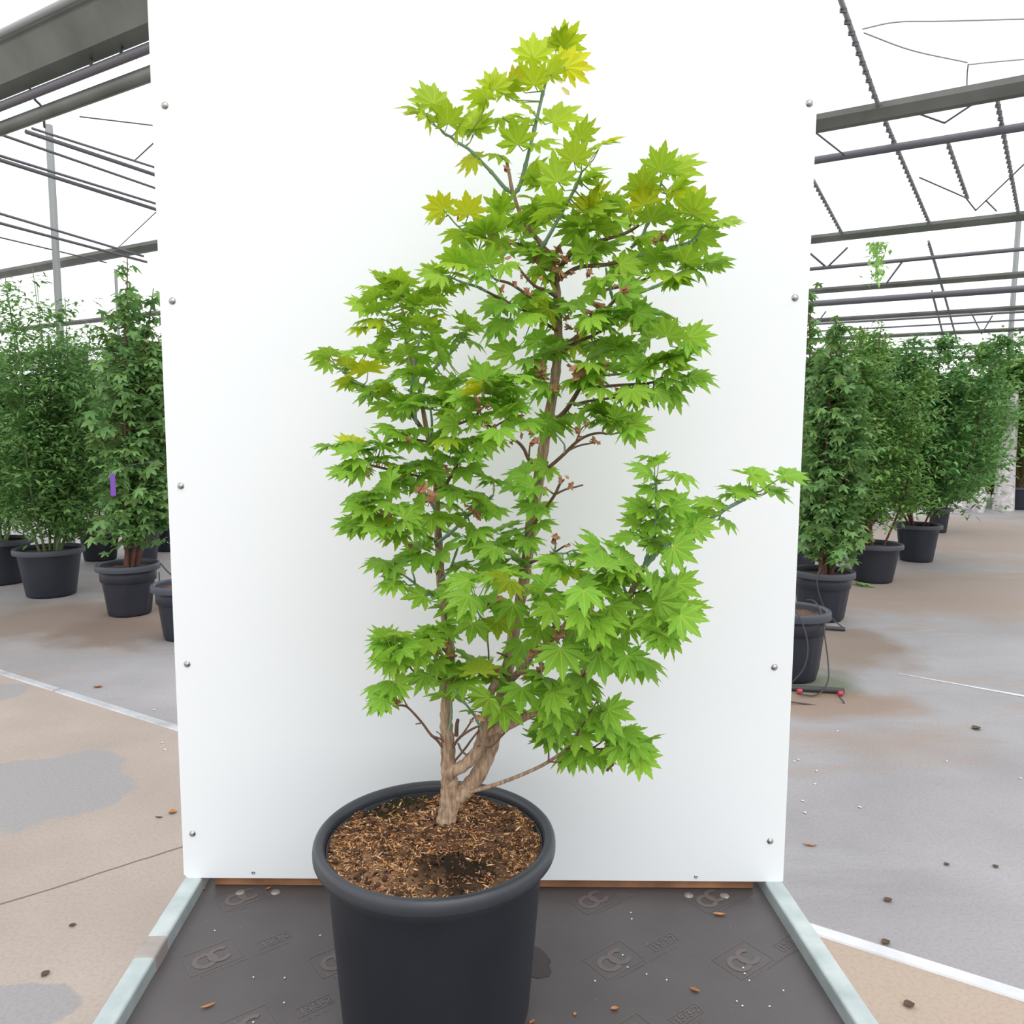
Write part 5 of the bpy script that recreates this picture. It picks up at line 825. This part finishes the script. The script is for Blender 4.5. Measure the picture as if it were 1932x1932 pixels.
# ------------------------------------------------------------------ potted plants behind
BGT = maple_template([(-100, .55), (-50, .85), (0, 1.), (50, .85), (100, .55)], .55, False, .25, .05, 0, 9)
LMB = leafmesh('leaf', BGT, M['bgleaf'])
LT = ([(0, 0, 0), (-.19, .45, .03), (0, 1, -.1), (.19, .45, .03), (0, .45, -.02)], [(0, 4, 1), (1, 4, 2), (0, 3, 4), (4, 3, 2)])
def vbase(px, py, back): p = fl(px, py); d = Vector((p.x-CAM.x, p.y-CAM.y, 0)).normalized(); return p+d*back
def ztop(P_, py):      # height of a pixel row at the place of P_
    d = (P_-CAM).dot(FW); best = P_.z
    lo, hi = -1., 8.
    for _ in range(40):
        m = (lo+hi)/2; q = Vector((P_.x, P_.y, m)); v = q-CAM; yy = 966-F_PX*v.dot(UP)/v.dot(FW)
        if yy > py: lo = m
        else: hi = m
    return lo
def orient(nrm_up, az, tilt, roll, s, P_):
    R3 = Matrix.Rotation(az, 3, 'Z') @ Matrix.Rotation(tilt, 3, 'X') @ Matrix.Rotation(roll, 3, 'Y')
    return [[R3[i][0]*s, R3[i][1]*s, R3[i][2]*s, P_[i]] for i in range(3)]
def soil_disc(parent, c, r, z, name='soil'):
    mb = MB(); n = 28; vs = [(c.x, c.y, z+.02)]+[(c.x+r*q*math.cos(2*math.pi*k/n), c.y+r*q*math.sin(2*math.pi*k/n), z+.015*random.random()) for q in (.5, 1) for k in range(n)]
    mb.add(vs, [(0, 1+k, 1+(k+1) % n) for k in range(n)]+[(1+k, 1+n+k, 1+n+(k+1) % n, 1+(k+1) % n) for k in range(n)], True); return place(mb.build(name, M['soil_bg']), parent)
def bgplant(name, label, kind, px, py, R, H, top_py, crown, nl, seed, group=None, stems=4, tint=(1, 1, 1), lean=(0, 0), ribs=0, leaf=.075, zlow=.1, nparts=0, sparse=.0, stemmat='stem_bg'):
    rn = random.Random(seed); c = vbase(px, py, R*.72)
    t = thing(name, label, 'potted plant', c, group)
    pot(t, c, R, H, M['bgpot'], M['bgrim'], .78, ribs, 48, .045, .03)
    zs = ZF+H-.05; soil_disc(t, c, R*.9, zs)
    zt = ztop(c, top_py); hh = zt-zs; mats, tints = [], []
    paths = []
    for i in range(stems):
        a = rn.uniform(0, 6.283); sp = crown*rn.uniform(.25, .9); top = Vector((c.x+lean[0]+sp*math.cos(a), c.y+lean[1]+sp*math.sin(a), zs+hh*rn.uniform(.72, 1.0 if i else 1.0)))
        if i == 0: top = Vector((c.x+lean[0]*.9, c.y+lean[1]*.9, zt-.03))
        b = Vector((c.x+R*.25*math.cos(a), c.y+R*.25*math.sin(a), zs-.03)); mid = b.lerp(top, .35)+Vector((math.cos(a), math.sin(a), 0))*crown*.18
        pp = [Vector(q) for q in crom([tuple(b), tuple(mid), tuple(b.lerp(top, .7)+Vector((rn.uniform(-.05, .05), rn.uniform(-.05, .05), 0))), tuple(top)], 6)]
        r0 = .017 if kind == 'maple' else .011
        mb = MB(); mb.tube(pp, [max(.003, r0*(1-.8*k/(len(pp)-1))) for k in range(len(pp))], 6); place(mb.build('stem', M[stemmat]), t); paths.append(pp)
    if kind == 'maple':
        mb = MB(); mb.tube([Vector((c.x, c.y, zs-.03)), Vector((c.x, c.y, zs+.05)), Vector((c.x+.01, c.y, zs+.13))], [.034, .03, .026], 10); place(mb.build('trunk', M[stemmat]), t)
    tw = MB()
    while len(mats) < nl:
        pp = rn.choice(paths); f = rn.uniform(zlow, 1.)**(.9); q = pp[min(len(pp)-1, int(f*(len(pp)-1)))]
        if sparse and f > .72 and rn.random() < sparse: continue
        rad = crown*(.75 if f < .75 else .62*(1-f)/.25+.13)*math.sqrt(rn.uniform(.01, 1))
        a = rn.uniform(0, 6.283); P0 = q+Vector((0, 0, rn.uniform(-.05, .05))); P1 = P0+Vector((math.cos(a)*rad, math.sin(a)*rad, rad*rn.uniform(-.1, .5)))
        if rn.random() < .25: tw.tube([P0, P1], [.0035, .0015], 4, cap=False)
        m = 5 if kind == 'maple' else 22
        for _ in range(m):
            if kind == 'maple':
                pos = P0.lerp(P1, rn.uniform(.35, 1.05))+Vector((rn.gauss(0, .03), rn.gauss(0, .03), rn.gauss(0, .03)))
                mats.append(orient(1, rn.uniform(0, 6.283), rn.uniform(-.9, .15), rn.uniform(-.4, .4), leaf*rn.uniform(.65, 1.15), pos))
            else:
                pos = P0.lerp(P1, rn.uniform(.1, 1.1))+Vector((rn.gauss(0, .035), rn.gauss(0, .035), rn.gauss(0, .03)))
                mats.append(orient(1, rn.uniform(0, 6.283), rn.uniform(-.8, .6), rn.uniform(-.6, .6), leaf*rn.uniform(.6, 1.3), pos))
            g = rn.uniform(.7, 1.2); yv = rn.uniform(-.08, .12); tints.append([tint[0]*g*(1+yv), tint[1]*g, tint[2]*g*(1-yv)])
    if tw.v: o = place(tw.build('side_twigs', M[stemmat]), t); o['kind'] = 'stuff'
    idx = list(range(len(mats)))
    if nparts:
        idx.sort(key=lambda i: (mats[i][0][3]-CAM.x)**2+(mats[i][1][3]-CAM.y)**2)
        for i in idx[:nparts]:
            o = newobj('leaf', LMB, t); o.matrix_local = Matrix.Translation(-c) @ Matrix([mats[i][0], mats[i][1], mats[i][2], [0, 0, 0, 1]]); o.color = (*tints[i], 1)
        idx = idx[nparts:]
    T = (BGT[0], BGT[1]) if kind == 'maple' else LT
    o = cloud('foliage', T[0], T[1], [mats[i] for i in idx], [tints[i] for i in idx], M['bgleaf_joined'], t); o['kind'] = 'stuff'
    return t, c
# left row
LMAP, _ = bgplant('potted_maple', 'tall potted maple with reddish stems and purple tag behind the board', 'maple', 246, 1166, .225, .385, 468, .33, 3200, 21, stems=6, ribs=14, leaf=.085, nparts=240, zlow=.13, lean=(.10, .03), tint=(1.0, 1.0, 1.05), sparse=.72)
bgplant('potted_shrub', 'wide fine leaved shrub with pale canes in plain black pot', 'shrub', 98, 1130, .27, .40, 500, .62, 26000, 22, stems=9, leaf=.06, zlow=.10, sparse=.86, tint=(.95, 1.0, 1.0), stemmat='stem_green')
bgplant('potted_shrub', 'fine leaved shrub in black pot next to the pale caned shrub', 'shrub', 5, 1106, .27, .40, 520, .6, 24000, 23, stems=8, leaf=.06, zlow=.12, sparse=.86, tint=(.95, 1.0, 1.05), stemmat='stem_green')
bgplant('potted_shrub', 'dark shaded shrub in a pot behind the purple tagged maple', 'shrub', 190, 1060, .23, .38, 640, .5, 16000, 24, stems=6, leaf=.065, zlow=.16, sparse=.5, tint=(.8, .95, .8))
bgplant('potted_maple', 'shaded maple in the second row behind the purple tagged maple', 'maple', 268, 1062, .22, .38, 600, .4, 1800, 25, stems=5, leaf=.085, zlow=.1, tint=(.9, .92, .9), lean=(.1, .0))
bgplant('potted_maple', 'half hidden maple in second row beside the board edge', 'maple', 322, 1042, .23, .38, 640, .4, 1600, 26, stems=5, leaf=.085, zlow=.05, tint=(.9, .95, .9))
c = vbase(352, 1214, .17); t = thing('plant_pot', 'empty looking black pot mostly hidden by the left board edge', 'pot', c); pot(t, c, .21, .37, M['bgpot'], M['bgrim'], .78, 14, 48, .045, .03); soil_disc(t, c, .19, ZF+.32)
bgplant('potted_shrub', 'fine leaved shrub third along the row from the pale caned shrub', 'shrub', -105, 1084, .27, .40, 540, .6, 14000, 27, stems=8, leaf=.065, zlow=.12, sparse=.8, tint=(.95, 1.0, 1.0), stemmat='stem_green')
bgplant('potted_shrub', 'fine leaved shrub last in the row of pale caned shrubs', 'shrub', -215, 1066, .27, .40, 560, .6, 14000, 28, stems=8, leaf=.065, zlow=.12, sparse=.8, tint=(.95, 1.0, 1.0), stemmat='stem_green')
# right row
c1_ = vbase(1492, 1292, .15); t = thing('plant_pot', 'black ribbed pot with drip hose close to the right board edge', 'pot', c1_); pot(t, c1_, .20, .40, M['bgpot'], M['bgrim'], .8, 14, 48, .045, .03); soil_disc(t, c1_, .18, ZF+.35)
bgplant('potted_maple', 'dense potted maple with several reddish stems right of the board', 'maple', 1548, 1176, .228, .37, 590, .32, 3600, 31, stems=6, ribs=14, leaf=.08, nparts=240, zlow=.12, tint=(.98, 1.0, 1.0), sparse=.3)
bgplant('potted_maple', 'maple in the row behind with bare sparse top shoots', 'maple', 1500, 1100, .22, .38, 530, .32, 1800, 32, stems=5, leaf=.07, zlow=.1, tint=(.9, .95, .9), sparse=.6)
bgplant('potted_shrub', 'light green topped shrub with pink canes in black pot', 'shrub', 1646, 1102, .25, .36, 600, .45, 20000, 33, stems=9, leaf=.06, zlow=.16, sparse=.45, tint=(1.05, 1.08, .9), lean=(-.05, 0), stemmat='stem_bg')
bgplant('potted_shrub', 'broad dark green shrub in a square looking black pot', 'shrub', 1728, 1062, .24, .40, 625, .85, 36000, 34, stems=11, leaf=.075, zlow=.16, sparse=.4, tint=(.8, .95, .9), lean=(.15, 0))
bgplant('potted_shrub', 'rounded green shrub in a small pot beyond the broad dark shrub', 'shrub', 1770, 1006, .16, .34, 680, .72, 22000, 35, stems=9, leaf=.09, zlow=.12, sparse=.3, tint=(.85, 1.0, .8), lean=(.25, .2))
bgplant('potted_shrub', 'yellowish shrub deep in the second row right of the board', 'shrub', 1600, 1050, .24, .38, 610, .6, 16000, 36, stems=7, leaf=.07, zlow=.12, sparse=.5, tint=(1.1, 1.1, .7))
# far end of the aisle: drooping plant wrapped in white, dark kerb, white sacks, hedge
P_ = vbase(1925, 965, .3)
FT, _ = bgplant('potted_shrub', 'far tall shrub with drooping brown fronds around a white wrapped post', 'shrub', 1915, 962, .3, .4, 640, 1.5, 16000, 37, stems=8, leaf=.14, zlow=.3, tint=(.95, 1.0, .7), lean=(1.1, .6))
Dp = vbase(1893, 958, -.5)
mb = MB(); zt = ztop(Dp, 738); mb.tube([Vector((Dp.x, Dp.y, ZF)), Vector((Dp.x, Dp.y, ZF+.9)), Vector((Dp.x+.05, Dp.y, zt-.4)), Vector((Dp.x+.06, Dp.y, zt))], [.17, .14, .09, .05], 10); o = place(mb.build('wrapped_trunk', M['white_cloth'], label='white cloth wrapped trunk'), FT)
rn = random.Random(5); mats = []
mats, tints = [], []
for i in range(900):
    a = rn.uniform(0, 6.283); r = rn.uniform(.15, .75); z = rn.uniform(ZF+.5, ZF+2.2); mats.append(orient(1, a, rn.uniform(-1.6, -1.0), rn.uniform(-.3, .3), rn.uniform(.25, .5), Vector((Dp.x+.3+r*math.cos(a), Dp.y+.7+r*.5*math.sin(a), z)))); g = rn.uniform(.7, 1.2); tints.append([g*1.25, g*.62, g*.75])
o = cloud('dead_fronds', LT[0], LT[1], mats, tints, M['bgleaf_joined'], FT); o['kind'] = 'stuff'
mb = MB(); k0, k1 = fl(1880, 952), fl(2150, 968); dd = (k1-k0).normalized(); mb.box((k0+k1)/2+Vector((0, 0, .12)), ((k1-k0).length, .3, .24), Matrix.Rotation(math.atan2(dd.y, dd.x), 3, 'Z')); o = mb.build('stone_kerb', M['curb']); tag(o, 'low dark brown kerb at the far end of the aisle', 'kerb')
for (x, y, s, lab) in [(1838, 965, .32, 'crumpled white sack under the rounded shrub'), (1800, 968, .26, 'small white sack beside the far small pot')]:
    q = fl(x, y); mb = MB(); vs = []; n = 14
    pr = [(.5, 0), (.56, .25), (.5, .6), (.34, .95), (.12, 1.15), (.01, 1.18)]
    mb.lathe([(r*s, z*s*1.5) for r, z in pr], n, q, lambda r, z, a: r*(1+.14*math.sin(3*a+z*9)+.08*math.sin(7*a))); o = mb.build('sack', M['white_cloth']); tag(o, lab, 'sack')
bgplant('potted_shrub', 'low green hedge plant in front of the dark kerb', 'shrub', 1912, 948, .3, .25, 890, .8, 4000, 38, stems=6, leaf=.12, zlow=.1, tint=(.75, .95, .85))
# purple tag
q = vbase(246, 1166, -.06); P_ = atY(213, 915, q.y-.30); mb = MB(); mb.box(P_, (.035, .002, .15)); o = bevel(place(mb.build('hanging_tag', M['purple'], label='purple hanging plant tag'), LMAP), .004, 2)
mb = MB(); mb.tube([P_+Vector((0, 0, .075)), P_+Vector((.08, .1, .13)), P_+Vector((.2, .3, .16))], .002, 5); place(mb.build('tag_string', M['wire']), LMAP)
# drip irrigation
def hose(px, r, label, zs=None, name='drip_hose', mat='rubber', group=None):
    pts = []
    for (x, y, z) in px: pts.append(tuple(atZ(x, y, ZF+z)))
    return rod([Vector(k) for k in crom(pts, 8)], r, name, mat, label, 'hose', group, n=6)
mb = MB(); a, b = fl(1440, 1300), fl(1592, 1309); t = thing('irrigation_pipe', 'black irrigation pipe with red connectors on the floor by nearest ribbed pot', 'pipe', (a+b)/2); z = Vector((0, 0, .016))
mb.tube([a+z-(b-a)*1.5, b+z], .016, 10); place(mb.build('pipe', M['rubber']), t)
for x, y in [(1506, 1308), (1583, 1312)]:
    q = fl(x, y)+Vector((0, 0, .016)); mb = MB(); mb.tube([q+Vector((-.012, -.014, 0)), q+Vector((.012, -.014, 0))], .013, 10); place(mb.build('connector', M['red']), t)
mb = MB(); a, b = fl(1450, 1182), fl(1594, 1191); mb.tube([a+z, b+z], .014, 10); o = mb.build('irrigation_pipe', M['rubber']); tag(o, 'black irrigation pipe lying in front of the dense right maple', 'pipe')
def tube_px(pts, r, label):
    P3 = [tuple(atY(x, y, yy)) for x, y, yy in pts]; return rod([Vector(k) for k in crom(P3, 8)], r, 'drip_hose', 'rubber', label, 'hose', n=6)
yN = c1_.y-.19
tube_px([(1487, 1142, yN+.05), (1505, 1158, yN-.02), (1520, 1195, yN-.05), (1524, 1230, yN-.06), (1516, 1262, yN-.06), (1498, 1284, yN-.04), (1482, 1296, yN-.02)], .004, 'thin drip hose hanging down the front of the nearest ribbed pot')
tube_px([(1522, 1132, yN+.25), (1537, 1135, yN+.2), (1550, 1158, yN+.1), (1556, 1200, yN), (1562, 1245, yN-.05), (1563, 1280, yN-.1), (1553, 1302, yN-.12), (1535, 1312, yN-.15), (1508, 1310, yN-.15)], .004, 'thin drip hose arching past the nearest ribbed pot to red connector')
yM = vbase(1548, 1176, 0).y-.05
tube_px([(1549, 1072, yM+.02), (1542, 1088, yM-.01), (1543, 1110, yM-.02), (1552, 1140, yM-.03), (1568, 1165, yM-.06), (1592, 1185, yM-.12)], .0045, 'thin drip hose hanging over the rim of the dense right maple')
tube_px([(1583, 1315, yN-.22), (1592, 1325, yN-.25), (1588, 1333, yN-.27), (1565, 1336, yN-.28), (1540, 1331, yN-.27), (1482, 1323, yN-.25)], .004, 'thin black hose lying on the floor with a knot')
yL = vbase(246, 1166, .1).y
tube_px([(300, 1080, yL), (302, 1098, yL-.05), (315, 1112, yL-.1), (322, 1120, yL-.1)], .006, 'black drip hose drooping from the purple tagged maple pot')
tube_px([(302, 1062, yL), (318, 1080, yL), (335, 1092, yL)], .006, 'straight black drip hose between left maple pot and board')
# fallen leaf on floor
q = fl(1620, 1106); o = newobj('fallen_leaf', leafmesh('fallen_leaf', BGT, M['bgleaf'])); o.matrix_world = Matrix.Translation(q+Vector((.0, 0, .03))) @ Matrix.Rotation(-1.2, 4, 'Z') @ Matrix.Rotation(-.05, 4, 'X') @ Matrix.Scale(.17, 4); o.color = (1.1, 1.5, .9, 1); tag(o, 'green fallen leaf on the floor beside dense right maple pot', 'leaf')

# ------------------------------------------------------------------ scraps
def scrap(px, py, z, ln, wd, az, mat, label, cat, name, group=None, curl=.35):
    c = atZ(px, py, z); mb = MB(); vs = []
    prof = ((0, .08), (.25, .8), (.55, 1), (.8, .6), (1, .06))
    d = Vector((math.cos(az), math.sin(az), 0)); s = Vector((-d.y, d.x, 0))
    for t, wv in prof:
        m = c+d*ln*(t-.5)+Vector((0, 0, .0012+curl*ln*(2*t-1)**2*.35)); vs += [m-s*wd*wv+Vector((0, 0, wd*wv*.6)), m, m+s*wd*wv+Vector((0, 0, wd*wv*.6))]
    n0 = len(vs); vs += [Vector(v)-Vector((0, 0, .0008)) for v in vs]
    fs = [(3*i+k, 3*i+k+1, 3*i+k+4, 3*i+k+3) for i in range(4) for k in range(2)]
    mb.add(vs, fs+[tuple(n0+j for j in f)[::-1] for f in fs], True); o = mb.build(name, M[mat]); tag(o, label, cat, group); return o
for (x, y, ln, wd, az, lab) in [(506, 1678, .014, .003, .9, 'curled orange dry leaf scrap between the left deck rivets'), (386, 1678, .009, .002, 1.3, 'tiny dry scrap in the deck corner beside the left rail'), (393, 1900, .024, .003, .5, 'twisted brown dry leaf strip on the deck near left rail'), (1357, 1727, .026, .004, -.15, 'split pale brown leaf strip below the right deck rivets'), (1311, 1870, .018, .004, -.6, 'crumpled tan bud scrap on the open right deck'), (1160, 1905, .015, .004, .1, 'flat pale leaf scrap on the deck near the pot'), (1085, 1915, .007, .003, 1.2, 'small tan crumb on the deck close to the pot foot'), (1144, 1666, .010, .002, 1.5, 'reddish splinter standing under the board edge'), (1004, 1930, .012, .003, .7, 'tan chip on the deck touching the pot foot')]:
    scrap(x, y, ZD, ln, wd, az, 'scrap', lab, 'leaf scrap', 'leaf_scrap')
for (x, y) in [(1175, 1803), (1184, 1826), (1123, 1852), (1220, 1839), (1258, 1850), (1402, 1827), (1405, 1838), (1414, 1851), (1390, 1890), (1401, 1899), (1452, 1900), (604, 1766), (537, 1846), (478, 1845), (405, 1757), (536, 1893), (1192, 1735), (1190, 1723), (478, 1930), (1478, 1870)]:
    scrap(x, y, ZD, .0038, .0014, random.uniform(0, 3), 'fleck', 'tiny pale crumb lying on the brown deck', 'crumb', 'crumb', 'pale crumbs on the deck', .2)
for (x, y, ln, wd, az, m, lab) in [(1528, 1596, .05, .006, -.25, 'scrap', 'thin brown twig on grey floor right of the board'), (1675, 1700, .03, .010, .2, 'dirt', 'dark leaf bit on the grey floor above white strip'), (1786, 1632, .02, .008, .2, 'dirt', 'small dark crumb on the grey floor far from the strip'), (1878, 1636, .02, .009, 1.2, 'dirt', 'round dark crumb on the grey floor by picture edge strip'), (1671, 1780, .03, .011, .4, 'dirt', 'blackish leaf bit close beside the white strip'), (86, 1839, .025, .010, 1.3, 'dirt', 'dark round bit on the beige floor near grey patch'), (137, 1747, .02, .007, .3, 'dirt', 'small dark bit on the beige floor above crack'), (185, 1297, .05, .014, .1, 'scrap', 'brown dry leaf on grey floor just beyond the strip'), (326, 1534, .03, .014, .3, 'scrap', 'reddish dry leaf crumb on beige floor beside board'), (300, 1543, .03, .004, -.1, 'dirt', 'short dark twig on beige floor beside board'), (1715, 1898, .03, .012, .1, 'dirt', 'brown leaf bit on the beige floor right of trolley'), (1842, 1376, .05, .02, .2, 'dirt', 'dark smear of leaf litter on the far grey floor')]:
    scrap(x, y, ZF, ln, wd, az, m, lab, 'leaf scrap', 'leaf_scrap')
for (x, y) in [(1498, 1437), (1580, 1380), (1506, 1434), (1540, 1455), (1538, 1480), (1514, 1512), (1518, 1534), (1622, 1524), (1786, 1437), (1925, 1469), (306, 1402), (311, 1415), (291, 1340)]:
    scrap(x, y, ZF, .014, .005, random.uniform(0, 3), 'fleck', 'small white fleck lying on the concrete floor', 'fleck', 'floor_fleck', 'white flecks on the floor', .1)
# vine tuft on the far gutter
rn = random.Random(77); mats, tints = [], []
for i in range(160):
    q = atZ(1655+rn.gauss(0, 9), 455+rn.random()**1.5*80, ZG-.05-.4*rn.random()); mats.append(orient(1, rn.uniform(0, 6.3), rn.uniform(-1.2, .3), 0, rn.uniform(.05, .10), q)); g = rn.uniform(.9, 1.4); tints.append([g*1.2, g*1.2, g*.9])
o = cloud('hanging_vine', LT[0], LT[1], mats, tints, M['bgleaf_joined']); tag(o, 'wispy green vine hanging from the weathered roof gutter', 'vine')
